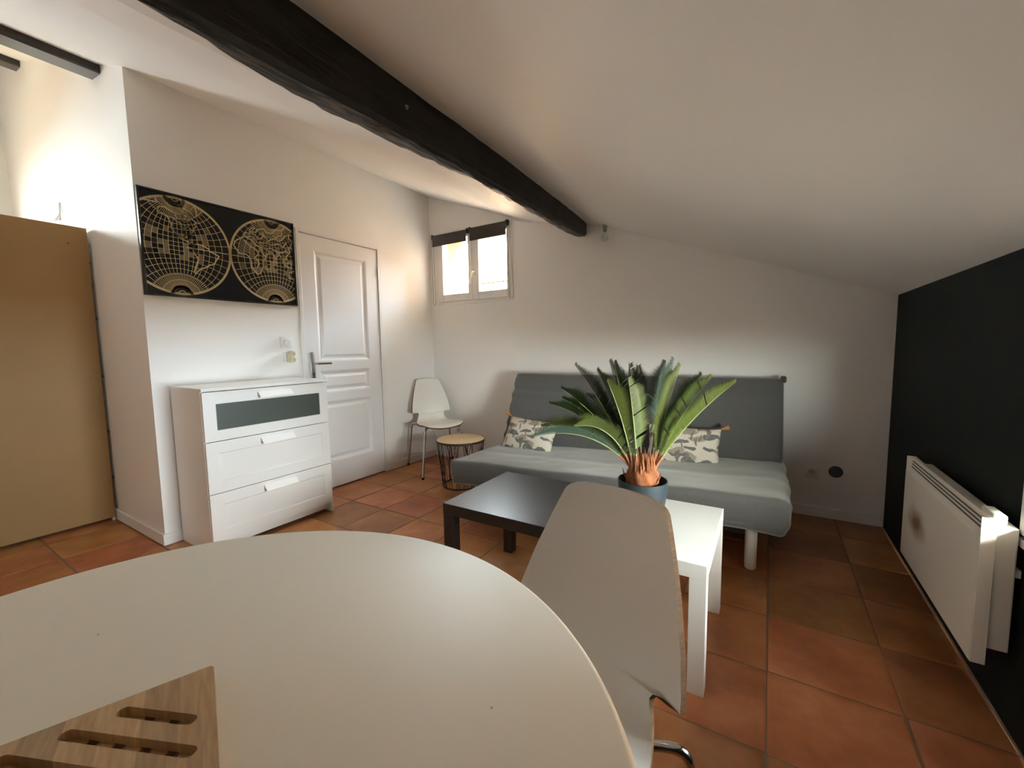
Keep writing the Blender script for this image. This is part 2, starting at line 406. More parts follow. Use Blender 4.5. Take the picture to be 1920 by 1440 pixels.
# ------------------------------------------------------------------ ceiling beams
def beam_mat():
    m = mat('dark_beam_wood', (0.020, 0.014, 0.010), 0.55, spec=.38)
    n = m.node_tree.nodes; l = m.node_tree.links; b = n['Principled BSDF']
    t = n.new('ShaderNodeTexCoord'); mp = n.new('ShaderNodeMapping'); mp.inputs['Scale'].default_value = (14, 1.6, 14)
    z = n.new('ShaderNodeTexNoise'); z.inputs['Scale'].default_value = 3; z.inputs['Detail'].default_value = 8; z.inputs['Distortion'].default_value = .6
    r = n.new('ShaderNodeValToRGB'); r.color_ramp.elements[0].position = .38; r.color_ramp.elements[0].color = (.004, .003, .002, 1)
    r.color_ramp.elements[1].position = .75; r.color_ramp.elements[1].color = (.022, .017, .013, 1)
    l.new(t.outputs['Object'], mp.inputs[0]); l.new(mp.outputs[0], z.inputs['Vector']); l.new(z.outputs['Fac'], r.inputs[0]); l.new(r.outputs[0], b.inputs['Base Color'])
    bp = n.new('ShaderNodeBump'); bp.inputs['Strength'].default_value = .8; bp.inputs['Distance'].default_value = .008; l.new(z.outputs['Fac'], bp.inputs['Height']); l.new(bp.outputs[0], b.inputs['Normal'])
    return m
beam_m = beam_mat()
# stations: y, x of right face, z of right lower edge, x of left lower edge
ST = [(-2.6, -1.06, 1.84, -1.13), (-.6, -1.09, 1.86, -1.14), (.35, -1.115, 1.885, -1.155), (.5, -1.125, 1.895, -1.175), (.7, -1.135, 1.905, -1.228), (.85, -1.14, 1.912, -1.235), (1.0, -1.15, 1.925, -1.25), (1.23, -1.163, 1.935, -1.262), (1.6, -1.178, 1.945, -1.235), (1.9, -1.190, 1.955, -1.25),
      (2.2, -1.212, 1.965, -1.272), (2.6, -1.235, 1.985, -1.31), (3.0, -1.265, 2.010, -1.355), (3.2, -1.285, 2.028, -1.372), (3.30, -1.305, 2.045, -1.375), (3.349, -1.325, 2.065, -1.37)]
def interp(y):
    for a, b in zip(ST, ST[1:]):
        if a[0] <= y <= b[0]:
            t = (y - a[0]) / (b[0] - a[0]); return [a[i] + (b[i] - a[i]) * t for i in range(4)]
    return list(ST[-1])
bm = bmesh.new(); rings = []; rd = random.Random(3)
ys = [-2.6 + .1 * k for k in range(24)] + [-.2 + .035 * k for k in range(102)]
ys = sorted({round(min(y, 3.349), 3) for y in ys} | {3.349})
for y in ys:
    _, xr, zb, xl = interp(y)
    j = lambda s, ph: s * noise.noise(Vector((ph, y * 5.0, 0))) + s * .6 * noise.noise(Vector((ph, y * 16.0, 3)))
    a = xr + j(.006, 1); zt = ceil(a) + .012
    pts = [(a, zt), (a - .004, zt * .5 + zb * .5), (a - .002, zb + .018), (a - .016, zb + j(.006, 2)), ((xr + xl) / 2, zb - .004 + j(.01, 5)), (xl + j(.012, 7), zb + .006 + j(.008, 9)),
           (xl - .05 + j(.01, 11), zb + .075), (xl - .085, zb + .15), (xl - .095, ceil(xl - .1) + .012)]
    rings.append([bm.verts.new((p[0], y, p[1])) for p in pts])
for a, b in zip(rings, rings[1:]):
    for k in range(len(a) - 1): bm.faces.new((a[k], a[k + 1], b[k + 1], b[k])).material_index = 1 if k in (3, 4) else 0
    bm.faces.new((a[-1], a[0], b[0], b[-1]))
bm.faces.new(rings[0]); bm.faces.new(rings[-1][::-1])
lit_hewn = beam_mat(); lit_hewn.name = 'lit_hewn_underside'  # worn underside, lightened: the light it catches is put into its colour
for nd in lit_hewn.node_tree.nodes:
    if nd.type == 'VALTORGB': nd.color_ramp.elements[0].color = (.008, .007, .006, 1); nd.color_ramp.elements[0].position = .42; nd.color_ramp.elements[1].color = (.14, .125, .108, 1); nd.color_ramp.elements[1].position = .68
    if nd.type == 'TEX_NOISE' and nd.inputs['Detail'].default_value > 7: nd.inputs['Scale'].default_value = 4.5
o = obj('ceiling_beam', bm, [beam_m, lit_hewn], None, 35)
tag(o, 'thick rough black timber beam crossing the whole sloping ceiling to the back wall', 'beam')
nick = obj('nick', lathe(bmesh.new(), [(0, -.004), (.009, -.002), (.006, .004), (0, .006)], 8, axis='X', c=(-1.156, 1.17, 2.03)), mat('bare_wood_nick', (.25, .2, .13), .8), o)
def rafter(xr, drop, w, y1, label):
    bm = bmesh.new(); s = -.375
    zb = ceil(xr) - drop
    pts = [(xr, ceil(xr) + .02), (xr, zb + .006), (xr - .008, zb), (xr - w + .008, zb + .012), (xr - w, zb + .02), (xr - w, ceil(xr - w) + .02)]
    prism(bm, pts, lambda a, b, d: (a, d, b), YF, y1)
    o = obj('rafter', bm, bpy.data.materials.get('rafter_wood') or mat('rafter_wood', (.050, .042, .037), .3, bump=.1, bscale=60)); return tag(o, label, 'beam', 'small rafters over the alcove')
rafter(-3.375, .046, .15, FY, 'slim dark rafter with pale underside at upper left, longer of the two small rafters')
rafter(-5.06, .046, .14, FY, 'short stub of dark rafter at the far upper left corner of the ceiling')

# ------------------------------------------------------------------ door
def build_door():
    y0, y1, z1, x = 1.915, 2.643, 2.038, LX - .004
    bm = bmesh.new()
    R3 = [(.012, -.004), (.022, -.013), (.036, -.013), (.056, -.004)]
    P = lambda a, z, d: (x + d, a, z)
    panel_front(bm, P, (y0, y1, .012, z1), [(2.028, 2.52, 1.059, 1.927, R3), (2.026, 2.519, .803, .986, R3), (2.026, 2.516, .226, .733, R3)])
    box(bm, x - .04, x - .0132, y0, y1, .012, z1)
    for a0, a1, b0, b1 in ((y0, y0, .012, z1), (y1, y1, .012, z1)):
        bm.faces.new([bm.verts.new(P(a0, b0, 0)), bm.verts.new(P(a0, b1, 0)), bm.verts.new(P(a0, b1, -.03)), bm.verts.new(P(a0, b0, -.03))])
    bm.faces.new([bm.verts.new(P(y0, z1, 0)), bm.verts.new(P(y1, z1, 0)), bm.verts.new(P(y1, z1, -.03)), bm.verts.new(P(y0, z1, -.03))])
    d = struct('door_1', bm, white_door)
    bm = bmesh.new(); g = .004
    box(bm, LX - .115, LX + .006, D0 - .012, y0 - g, 0, z1 + .03, .003); box(bm, LX - .115, LX + .006, y1 + g, D1 + .012, 0, z1 + .03, .003)
    box(bm, LX - .115, LX + .006, y0 - g, y1 + g, z1 + g, z1 + .03, .003)
    obj('door_frame', bm, white_trim, d)
    hp = obj('handle_plate', box(bmesh.new(), x, x + .009, 1.947, 1.985, .905, 1.135, .004), steel, d, 40)
    bm = bmesh.new()
    tube(bm, arc([(x + .008, 1.966, 1.047), (x + .052, 1.966, 1.047), (x + .054, 2.095, 1.045)], .018), .0095, 10)
    obj('lever', bm, chrome, hp, 45)
    bm = bmesh.new(); lathe(bm, [(0, 0), (.007, 0), (.007, .011), (0, .011)], 12, (x, 1.966, .965), 'X'); obj('keyhole', bm, blk, hp)
    for z in (1.848, 1.012, .205):
        bm = bmesh.new(); lathe(bm, [(0, -.036), (.008, -.036), (.008, .036), (0, .036)], 10, (x + .008, y1 + .004, z)); obj('hinge', bm, steel if z > 1.5 else white_trim, d, 40)
build_door()
struct('door_light_seal', B(LX - .20, LX - .121, D0 - .2, D1 + .2, -.1, 2.3), dark_wall)  # dark slab added behind the door to stop light leaking under it

# ------------------------------------------------------------------ wall fittings
t = thing('thermostat_dial', 'square white dimmer plate with round knob beside the door frame', 'switch', (LX, 1.757, 1.212))
obj('plate', B(0, .016, -.04, .04, -.04, .04, .004), white_plastic, t, 40)
obj('knob', lathe(bmesh.new(), [(0, .034), (.021, .034), (.0235, .031), (.024, .015), (0, .015)], 28, axis='X'), white_plastic, t, 40)
t = thing('plug_adapter', 'cream double plug adapter sticking out below the white dimmer plate', 'socket', (LX, 1.772, 1.105))
obj('plate', B(0, .012, -.036, .036, -.036, .036, .004), white_plastic, t, 40)
obj('body', B(.012, .045, -.022, .022, -.04, .04, .012, 4), cream, t, 50)
for z in (.022, -.022):
    s = obj('socket_face', lathe(bmesh.new(), [(0, .058), (.014, .058), (.016, .066), (.021, .066), (.022, .045), (0, .045)], 24, (0, .0, z), 'X'), cream, t, 40)
    bm = bmesh.new()
    for dy in (-.008, .008): lathe(bm, [(0, .0585), (.0024, .0585), (.0024, .050), (0, .050)], 8, (0, dy, z), 'X')
    obj('pin_hole', bm, blk, s)

def socket(x, z, label, half=.04):
    t = thing('wall_socket', label, 'socket', (x, BY, z))
    obj('plate', B(-half, half, -.010, 0, -half, half, .003), white_plastic, t, 40)
    obj('recess', lathe(bmesh.new(), [(.021, -.0115), (.019, -.0108), (.017, -.0102), (0, -.0102)], 24, axis='Y'), mat('socket_shade', (.55, .54, .52), .5), t, 40)
    bm = bmesh.new()
    for dx in (-.0095, .0095): lathe(bm, [(0, -.0112), (.0026, -.0112), (.0026, -.010)], 8, (dx, 0, 0), 'Y')
    lathe(bm, [(0, -.026), (.002, -.026), (.0024, -.010)], 8, (0, 0, .010), 'Y')
    obj('pin', bm, steel, t)
socket(.262, .295, 'white wall socket low on the back wall right of the sofa bed')
socket(-2.725, .300, 'small white wall socket low in the corner behind the round wire table')
t = thing('vent_cover', 'round dark grey blanking cap on back wall beside the right hand socket', 'vent', (.389, BY, .314))
grey_cap = mat('dark_grey_cap', (.045, .05, .05), .5)
obj('cap', lathe(bmesh.new(), [(0, -.006), (.024, -.006), (.034, -.0045), (.038, -.002), (.038, 0), (0, 0)], 36, axis='Y'), grey_cap, t, 30)
obj('ring', lathe(bmesh.new(), [(.026, -.0075), (.028, -.0075), (.028, -.005), (.026, -.005), (.026, -.0075)], 36, axis='Y'), grey_cap, t, 30)
t = thing('wall_hook', 'tiny white hook with a short cord above the wardrobe panel', 'hook', (-4.45, FY, 2.155))
obj('plate', B(-.02, .02, -.008, 0, -.03, .035, .003), mat('pinkish_plastic', (.55, .42, .38), .4), t, 40)
obj('hook', tube(bmesh.new(), arc([(-.012, -.006, -.01), (-.012, -.03, -.03), (.03, -.034, -.05), (.05, -.01, .0), (.045, -.006, .085)], .02), .006, 8), white_plastic, t, 40)
t = thing('light_bulb', 'bare clear bulb in a small socket hanging at the ceiling beside the beam end', 'light bulb', (-1.14, 3.27, 2.092))
obj('lamp_socket', lathe(bmesh.new(), [(0, .012), (.016, .012), (.016, -.03), (.013, -.045), (0, -.045)], 20), mat('aged_lampholder', (.35, .33, .26), .4), t, 40)
obj('glass_bulb', lathe(bmesh.new(), [(.012, -.045), (.014, -.055), (.026, -.075), (.030, -.092), (.024, -.112), (.012, -.121), (0, -.123)], 24), glass_mat('bulb_glass', (.9, .92, .9), .16), t, 60)

# ------------------------------------------------------------------ roller blinds
blind_m = mat('taupe_blind_cloth', (.040, .031, .027), .8, bump=.2, bscale=500)
chain_m = mat('bead_chain', (.35, .30, .26), .5)
def blind(x0, x1, z0, z1, y, label, chain):
    t = thing('roller_blind', label, 'blind', (x0, y, z1), 0, 'roller blinds on the small window'); w = x1 - x0
    obj('roller', lathe(bmesh.new(), [(0, 0), (.017, 0), (.017, w), (0, w)], 20, (0, 0, -.017), 'X'), blind_m, t, 40)
    bm = bmesh.new(); prism(bm, [(-.017, -.017), (-.0185, -.017), (-.0185, z0 - z1), (-.017, z0 - z1)], lambda a, b, d: (d, a, b), 0, w); obj('cloth', bm, blind_m, t)
    obj('bottom_bar', B(0, w, -.022, -.013, z0 - z1 - .004, z0 - z1 + .012, .003), blind_m, t, 40)
    for xx in (-.012, w): obj('bracket', B(xx, xx + .012, -.02, .022, -.04, .008, .004), blk, t)
    for cx, r_, zb, dx, skew in chain:
        bm = bmesh.new(); L = z1 - zb
        pts = [(cx - r_, 0, -.02)] + [(cx - r_ * .7 + skew * .3, -.004, -L * .5)] + [(cx + skew - r_ * math.cos(a), -.006, -L + r_ - r_ * math.sin(a)) for a in [pi * k / 8 for k in range(9)]] + [(cx + r_ * .9 + skew * .4, -.004, -L * .5), (cx + r_ * .5, 0, -.02)]
        tube(bm, pts, .0022, 6); obj('bead_chain', bm, chain_m, t, 60)
blind(-2.968, -2.535, 2.181, 2.292, 3.312, 'left taupe roller blind, half length, on the left window sash', [(-.012, .016, 1.595, 0, .012)])
blind(-2.492, -2.080, 2.175, 2.297, 3.312, 'right taupe roller blind with winder knob, on the right window sash', [(.43, .022, 1.60, 0, .03)])
kn = obj('winder_knob', lathe(bmesh.new(), [(0, 0), (.012, 0), (.02, .006), (.02, .03), (0, .034)], 16, (.40, 0, -.012), 'X'), blk, bpy.data.objects['roller_blind.001'], 40)

# ------------------------------------------------------------------ framed map
CONT = [
 [(-168,66),(-156,71),(-128,70),(-110,68),(-95,68),(-82,68),(-80,62),(-94,60),(-92,57),(-82,55),(-79,52),(-77,57),(-65,60),(-56,52),(-66,50),(-60,46),(-70,43),(-75,36),(-81,31),(-80,25),(-83,30),(-90,30),(-97,27),(-97,20),(-91,19),(-87,21),(-88,16),(-83,14),(-82,9),(-78,8),(-85,11),(-94,16),(-105,20),(-113,30),(-110,24),(-117,33),(-124,40),(-124,48),(-135,58),(-150,60),(-160,56),(-165,61),(-168,66)],
 [(-78,8),(-72,12),(-62,10),(-51,4),(-50,0),(-35,-6),(-39,-14),(-41,-22),(-48,-26),(-54,-34),(-62,-39),(-66,-46),(-69,-53),(-74,-50),(-73,-38),(-70,-20),(-76,-14),(-81,-5),(-79,2),(-78,8)],
 [(-55,60),(-45,60),(-22,70),(-20,80),(-40,83),(-65,80),(-70,77),(-55,70),(-52,64),(-55,60)],
 [(-120,74),(-105,77),(-90,80),(-75,78),(-80,73),(-70,68),(-65,62),(-74,64),(-90,72),(-105,71),(-120,74)],
 [(-17,15),(-16,22),(-9,32),(-6,36),(10,37),(20,32),(32,31),(36,23),(43,12),(51,12),(45,2),(40,-5),(40,-15),(35,-24),(28,-33),(19,-34),(12,-18),(13,-6),(9,2),(4,6),(-8,5),(-17,15)],
 [(-9,37),(-9,43),(-1,44),(-4,48),(4,52),(9,57),(6,60),(12,65),(25,71),(40,67),(60,69),(75,72),(100,77),(130,72),(160,70),(178,68),(165,60),(157,52),(143,59),(135,54),(140,48),(128,40),(129,35),(122,40),(122,30),(110,20),(106,10),(100,13),(103,2),(98,9),(94,16),(88,22),(80,14),(77,8),(73,18),(67,25),(57,26),(50,30),(56,25),(59,22),(52,16),(44,13),(35,28),(36,36),(27,37),(23,38),(19,41),(12,45),(16,40),(9,44),(3,43),(-2,37),(-9,37)],
 [(114,-22),(122,-17),(131,-12),(137,-12),(142,-11),(146,-19),(153,-26),(150,-37),(140,-38),(131,-32),(116,-35),(114,-22)],
 [(44,-25),(47,-25),(50,-15),(44,-17),(44,-25)], [(-6,50),(1,51),(-2,58),(-6,57),(-6,50)], [(95,5),(105,-6),(120,-9),(118,5),(109,2),(95,5)], [(-24,64),(-14,65),(-19,67),(-24,64)],
 [(20,58),(40,58),(55,52),(62,56),(80,60),(95,55),(110,57),(130,62)], [(28,41),(40,44),(52,47),(60,44),(75,46),(90,49),(105,42),(118,48)], [(45,30),(60,36),(72,34),(85,28),(98,28),(108,32),(118,26)], [(0,47),(12,50),(22,46),(32,52),(36,60),(25,64)], [(75,66),(88,62),(100,66),(115,64),(125,68)],
 [(-5,30),(10,24),(24,22),(30,12),(22,4),(30,-8),(24,-20)], [(-120,60),(-110,55),(-98,52),(-100,45),(-90,42),(-84,46),(-78,43)], [(-115,66),(-105,60),(-95,64),(-88,62)],
]
def build_map():
    gold = mat('gold_print', (.66, .54, .30), .5, metal=.15)
    dark = mat('black_print', (.004, .004, .005), .3, spec=.35)
    y0, y1, z0, z1 = .957, 1.858, 1.482, 2.083
    t = thing('framed_map', 'black framed picture of a gold double hemisphere world map above the dresser', 'picture', (LX, y0, z0)); w, h = y1 - y0, z1 - z0
    obj('backing', B(.004, .018, .008, w - .008, .008, h - .008), dark, t)
    bm = bmesh.new(); f = .011
    box(bm, 0, .028, 0, f, 0, h, .002); box(bm, 0, .028, w - f, w, 0, h, .002); box(bm, 0, .028, f, w - f, 0, f, .002); box(bm, 0, .028, f, w - f, h - f, h, .002)
    obj('frame', bm, mat('black_frame', (.01, .01, .01), .3), t)
    r = .280; cen = [(1.137 - y0, (z0 + z1) / 2 - z0, -110), (1.700 - y0, (z0 + z1) / 2 - z0, 70)]
    lo, hi, bo, to = f + .003, w - f - .003, f + .003, h - f - .003
    bm = bmesh.new(); D = [.0186]
    def seg(p, q, wd):
        # clip in y
        (a, b), (c, d) = p, q
        if a > c: a, b, c, d = c, d, a, b
        if c < lo or a > hi: return
        if a < lo: b += (d - b) * (lo - a) / (c - a); a = lo
        if c > hi: d = b + (d - b) * (hi - a) / (c - a); c = hi
        dx, dy = c - a, d - b; L = math.hypot(dx, dy)
        if L < 1e-6: return
        nx, ny = -dy / L * wd / 2, dx / L * wd / 2; ex, ey = dx / L * wd * .25, dy / L * wd * .25
        bm.faces.new([bm.verts.new((D[0], u, v)) for u, v in ((a - ex + nx, b - ey + ny), (a - ex - nx, b - ey - ny), (c + ex - nx, d + ey - ny), (c + ex + nx, d + ey + ny))])
    def line(pts, wd):
        for p, q in zip(pts, pts[1:]):
            if p and q: seg(p, q, wd)
    rdm = random.Random(5)
    for cy, cz, l0 in cen:
        def pr(lon, lat):
            lam = math.radians((lon - l0 + 180) % 360 - 180); ph = math.radians(lat)
            if abs(lam) > math.radians(90.5): return None
            k = 1 / (1 + math.cos(ph) * math.cos(lam)); return (cy + r * k * math.cos(ph) * math.sin(lam), cz + r * k * math.sin(ph))
        D[0] = .0186
        for m in range(-80, 90, 10): line([pr(l0 + m, a) for a in range(-78, 79, 4)], .0026)
        for a in range(-70, 80, 10): line([pr(l0 + m, a) for m in range(-90, 91, 5)], .0026)
        for m in range(-85, 90, 10):
            line([pr(l0 + m, a) for a in range(58, 79, 5)], .0022); line([pr(l0 + m, a) for a in range(-78, -57, 5)], .0022)
        D[0] = .0189
        line([(cy + r * math.cos(2 * pi * k / 96), cz + r * math.sin(2 * pi * k / 96)) for k in range(97)], .013)
        for s in (1, -1):   # polar caps
            line([pr(l0 + m, s * 80) for m in range(-90, 91, 10)], .016); line([pr(l0 + m, s * 86) for m in range(-90, 91, 15)], .006)
        D[0] = .0192
        for c in CONT: 
            fine = []
            for p, q in zip(c, c[1:]):
                for k in range(4): fine.append(pr(p[0] + (q[0] - p[0]) * k / 4, p[1] + (q[1] - p[1]) * k / 4))
            fine.append(pr(*c[-1])); line(fine, .0075)
        D[0] = .0187
        for _ in range(46):   # little hatched cells
            lon = l0 + 10 * rdm.randrange(-8, 7); lat = 10 * rdm.randrange(-3, 4)
            for k in range(1, 4): line([pr(lon + m, lat + k * 2.5) for m in (0, 5, 10)], .0022)
    D[0] = .0190; cz = h / 2
    seg((.22, cz + .002), (.78, cz - .002), .004)
    obj('gold_map', bm, gold, t)
    return t
build_map()

# ------------------------------------------------------------------ chest of drawers
def build_chest():
    t = thing('chest_of_drawers', 'white three drawer chest with frosted glass in its top drawer', 'dresser', (LX + .015, 1.035, 0))
    W_, D_, H_ = .762, .398, .951       # along y, along x, height
    bm = bmesh.new()
    box(bm, 0, D_ - .018, 0, .018, 0, .932, .0015); box(bm, 0, D_ - .018, W_ - .018, W_, 0, .932, .0015)
    box(bm, .004, .010, .018, W_ - .018, .06, .932); box(bm, .02, D_ - .05, .018, W_ - .018, .045, .06)
    box(bm, D_ - .06, D_ - .045, .018, W_ - .018, .0, .06) if False else None
    box(bm, 0.0, D_ - .018, 0, .018, 0, .001)
    obj('carcass', bm, white_lam, t)
    obj('toe_board', B(D_ - .045, D_ - .03, .018, W_ - .018, .022, .068), white_lam, t)
    for s in (0, W_ - .018): obj('leg', B(D_ - .0179, D_ + .0, s, s + .018, 0, .068, .001), white_lam, t)
    obj('top', B(0, D_ + .008, -.004, W_ + .004, .9325, .951, .002), white_lam, t)
    P = lambda a, z, d: (D_ + d, a, z)
    for k, (z0, z1) in enumerate(((.649, .928), (.351, .645), (.068, .347))):
        bm = bmesh.new(); g = .002
        if k == 0: pn = (.066, .700, .709, .859, [(.0015, -.006)])
        else: pn = (.064, .706, z0 + .064, z1 - .066, [(.010, -.011)])
        panel_front(bm, P, (g, W_ - g, z0, z1), [pn])
        box(bm, D_ - .0175, D_ - .0073, g, W_ - g, z0, z1)
        for (a0, a1, b0, b1) in ((g, g, z0, z1), (W_ - g, W_ - g, z0, z1), (g, W_ - g, z0, z0), (g, W_ - g, z1, z1)):
            q = [(a0, b0, 0), (a1, b1, 0), (a1, b1, -.0075), (a0, b0, -.0075)]
            bm.faces.new([bm.verts.new(P(*p)) for p in q])
        d = obj('drawer', bm, white_lam, t)
        if k == 0:
            obj('glass_panel', B(D_ - .0065, D_ - .0035, .0675, .6985, .7105, .8575), mat('frosted_grey_green_glass', (.062, .072, .058), .45), d)['label'] = 'dark grey green frosted glass panel'
        hz = (z1 - .036); bm = bmesh.new()
        prism(bm, [(0, .016), (.006, .016), (.032, -.012), (.034, -.020), (.030, -.022), (.026, -.014), (.004, .008), (0, .008)], lambda a, b, dd: (D_ + a, dd, hz + b), .295, .500)
        obj('handle', bm, bpy.data.materials.get('handle_white') or mat('handle_white', (.92, .91, .87), .3), d)
    return t
build_chest()

# ------------------------------------------------------------------ moulded shell chairs
def smoothstep(t): t = max(0, min(1, t)); return t * t * (3 - 2 * t)
def catmull(P, n):
    out = []
    for i in range(len(P) - 1):
        p0, p1, p2, p3 = P[max(i - 1, 0)], P[i], P[i + 1], P[min(i + 2, len(P) - 1)]
        for k in range(n):
            t = k / n; out.append(tuple(.5 * ((2 * b) + (-a + c) * t + (2 * a - 5 * b + 4 * c - d) * t * t + (-a + 3 * b - 3 * c + d) * t ** 3) for a, b, c, d in zip(p0, p1, p2, p3)))
    return out + [tuple(P[-1])]
shell_white = mat('chair_shell_white', (.80, .78, .73), .38)
ROWS = [(-.235, .432, .150), (-.225, .441, .175), (-.205, .450, .193), (-.18, .455, .202), (-.13, .453, .206), (-.06, .447, .202), (.02, .440, .190), (.09, .437, .172), (.14, .440, .157), (.170, .447, .147), (.190, .458, .139),
        (.203, .472, .133), (.212, .488, .130), (.218, .499, .131), (.2222, .5055, .137), (.2245, .5095, .148), (.2252, .5120, .168), (.2260, .5145, .189), (.2303, .540, .1895), (.245, .60, .182), (.268, .68, .163), (.292, .76, .140),
        (.306, .80, .127), (.3115, .815, .1215), (.3150, .825, .118), (.3175, .833, .112), (.3190, .8385, .103), (.3203, .8425, .088), (.3210, .8445, .070)]
def chair_meshes():
    rows = []
    for a, b in zip(ROWS, ROWS[1:]):
        k = 3 if math.dist(a[:2], b[:2]) > .02 else 1
        rows += [tuple(p + (q - p) * i / k for p, q in zip(a, b)) for i in range(k)]
    rows.append(ROWS[-1]); prof = [r[:2] for r in rows]; wid = [(r[2],) for r in rows]
    dish = [(.008 + .040 * smoothstep((r[1] - .46) / .07) - .020 * smoothstep((r[1] - .56) / .26) if r[0] > .1 else .006 + .004 * smoothstep((r[0] + .2) / .15),) for r in rows]
    N, Vn, T = len(prof), 20, .012
    bm = bmesh.new(); top_, bot = [], []
    for i in range(N):
        a = Vector((0, *prof[max(i - 1, 0)])); b = Vector((0, *prof[min(i + 1, N - 1)])); tn = (b - a).normalized(); nr = Vector((0, -tn.z, tn.y))
        if nr.z < 0 and i < N // 2: nr = -nr
        # normal on the sitter's side: up on the seat, forward (-y) on the back
        nr = Vector((0, -abs(tn.z) if i > 0 else 0, tn.y)) if tn.y >= 0 else Vector((0, -tn.z, tn.y))
        nr.normalize(); r1, r2 = [], []
        for k in range(Vn + 1):
            v = -1 + 2 * k / Vn; x = v * wid[i][0]; q = Vector((x, *prof[i])) + nr * dish[i][0] * (v * v)
            if prof[i][1] > .6: q -= tn * .010 * smoothstep((prof[i][1] - .70) / .14) * (x / .13) ** 2     # arched top edge
            if prof[i][0] < -.1: q += tn * .030 * smoothstep((-.1 - prof[i][0]) / .13) * (x / .2) ** 2     # bowed front edge
            nl_ = (nr - Vector((2 * dish[i][0] * v / wid[i][0], 0, 0))).normalized()
            r1.append(bm.verts.new(q)); r2.append(bm.verts.new(q - nl_ * T))
        top_.append(r1); bot.append(r2)
    for i in range(N - 1):
        for k in range(Vn):
            bm.faces.new((top_[i][k], top_[i][k + 1], top_[i + 1][k + 1], top_[i + 1][k])).material_index = 0
            bm.faces.new((bot[i][k + 1], bot[i][k], bot[i + 1][k], bot[i + 1][k + 1])).material_index = 0
        for k in (0, Vn): bm.faces.new((top_[i][k], bot[i][k], bot[i + 1][k], top_[i + 1][k])).material_index = 1
    for i in (0, N - 1):
        for k in range(Vn): bm.faces.new((top_[i][k], top_[i][k + 1], bot[i][k + 1], bot[i][k])).material_index = 1
    shell = mesh_of('shell', bm, [shell_white, ply], 40)
    legs = []
    for sx_ in (-1, 1):
        for fr in (0, 1):
            if fr: pts = [(sx_ * .05, -.10, .432), (sx_ * .165, -.165, .432), (sx_ * .232, -.275, .006)]
            else: pts = [(sx_ * .05, .09, .420), (sx_ * .13, .195, .420), (sx_ * .188, .228, .420), (sx_ * .228, .262, .006)]
            legs.append((mesh_of('leg', tube(bmesh.new(), arc(pts, .045, 6), .0098, 12), chrome, 60), mesh_of('foot', lathe(bmesh.new(), [(0, 0), (.011, 0), (.0125, .004), (.0125, .02), (0, .02)], 14, (pts[-1][0], pts[-1][1], 0)), blk, 40)))
    return shell, legs
SHELL, LEGS = chair_meshes()
def chair(loc, rz, label):
    t = thing('shell_chair', label, 'chair', loc, rz, 'white moulded shell chairs')
    obj('shell', SHELL, None, t)
    for lm, fm in LEGS:
        l = obj('leg', lm, None, t); obj('foot', fm, None, l)
    return t
chair((-.328, .562, 0), math.radians(-10.1), 'white shell chair with brown plywood edge pushed in at the round dining table')
chair((-2.682, 2.973, 0), math.radians(59.2), 'white shell chair on chrome legs standing in the back corner beside the door')

# ------------------------------------------------------------------ wire side table
def build_wire_table():
    t = thing('wire_table', 'round wire basket table with pale wood top between chair and sofa bed', 'side table', (-2.185, 2.70, 0)); H_ = .395
    obj('tabletop', lathe(bmesh.new(), [(0, H_), (.195, H_), (.198, H_ - .002), (.198, H_ - .010), (0, H_ - .010)], 56), birch, t, 40)
    obj('rim', lathe(bmesh.new(), [(.199, H_ - .001), (.203, H_ - .001), (.203, H_ - .018), (.199, H_ - .018), (.199, H_ - .001)], 56), black_wire, t, 40)
    ring = lambda r, z, n=48: [(r * math.cos(2 * pi * k / n), r * math.sin(2 * pi * k / n), z) for k in range(n)]
    obj('base_ring', tube(bmesh.new(), ring(.155, .006), .0055, 8, closed=True), black_wire, t, 60)
    bm = bmesh.new(); n = 16; hz = H_ - .016
    P0 = lambda k: (.196 * math.cos(2 * pi * k / n), .196 * math.sin(2 * pi * k / n), hz)
    P1 = lambda k: (.155 * math.cos(2 * pi * k / n), .155 * math.sin(2 * pi * k / n), .006)
    for k in range(n):
        tube(bm, [P0(k), P1(k + .5)], .0022, 6); tube(bm, [P0(k + .5), P1(k)], .0022, 6)
        if k % 2 == 0: tube(bm, [P0(k + .2), P1(k + 1.4)], .0022, 6)
    obj('wire_basket', bm, black_wire, t, 60)
build_wire_table()

# ------------------------------------------------------------------ sofa bed
def fabric():
    m = bpy.data.materials.new('grey_cover_cloth'); m.use_nodes = True
    n = m.node_tree.nodes; l = m.node_tree.links; b = n['Principled BSDF']; b.inputs['Roughness'].default_value = .92; b.inputs['Specular IOR Level'].default_value = .2
    b.inputs['Sheen Weight'].default_value = .7; b.inputs['Sheen Roughness'].default_value = .45; b.inputs['Sheen Tint'].default_value = (.9, .88, .84, 1)
    t = n.new('ShaderNodeTexCoord')
    z = n.new('ShaderNodeTexNoise'); z.inputs['Scale'].default_value = 420; z.inputs['Detail'].default_value = 2
    mr = n.new('ShaderNodeValToRGB'); mr.color_ramp.elements[0].position = .3; mr.color_ramp.elements[0].color = (.074, .072, .070, 1); mr.color_ramp.elements[1].position = .7; mr.color_ramp.elements[1].color = (.125, .123, .120, 1)
    l.new(t.outputs['Object'], z.inputs['Vector']); l.new(z.outputs['Fac'], mr.inputs[0]); l.new(mr.outputs[0], b.inputs['Base Color'])
    bp = n.new('ShaderNodeBump'); bp.inputs['Strength'].default_value = .35; bp.inputs['Distance'].default_value = .0015; l.new(z.outputs['Fac'], bp.inputs['Height']); l.new(bp.outputs[0], b.inputs['Normal'])
    return m
cloth = fabric()
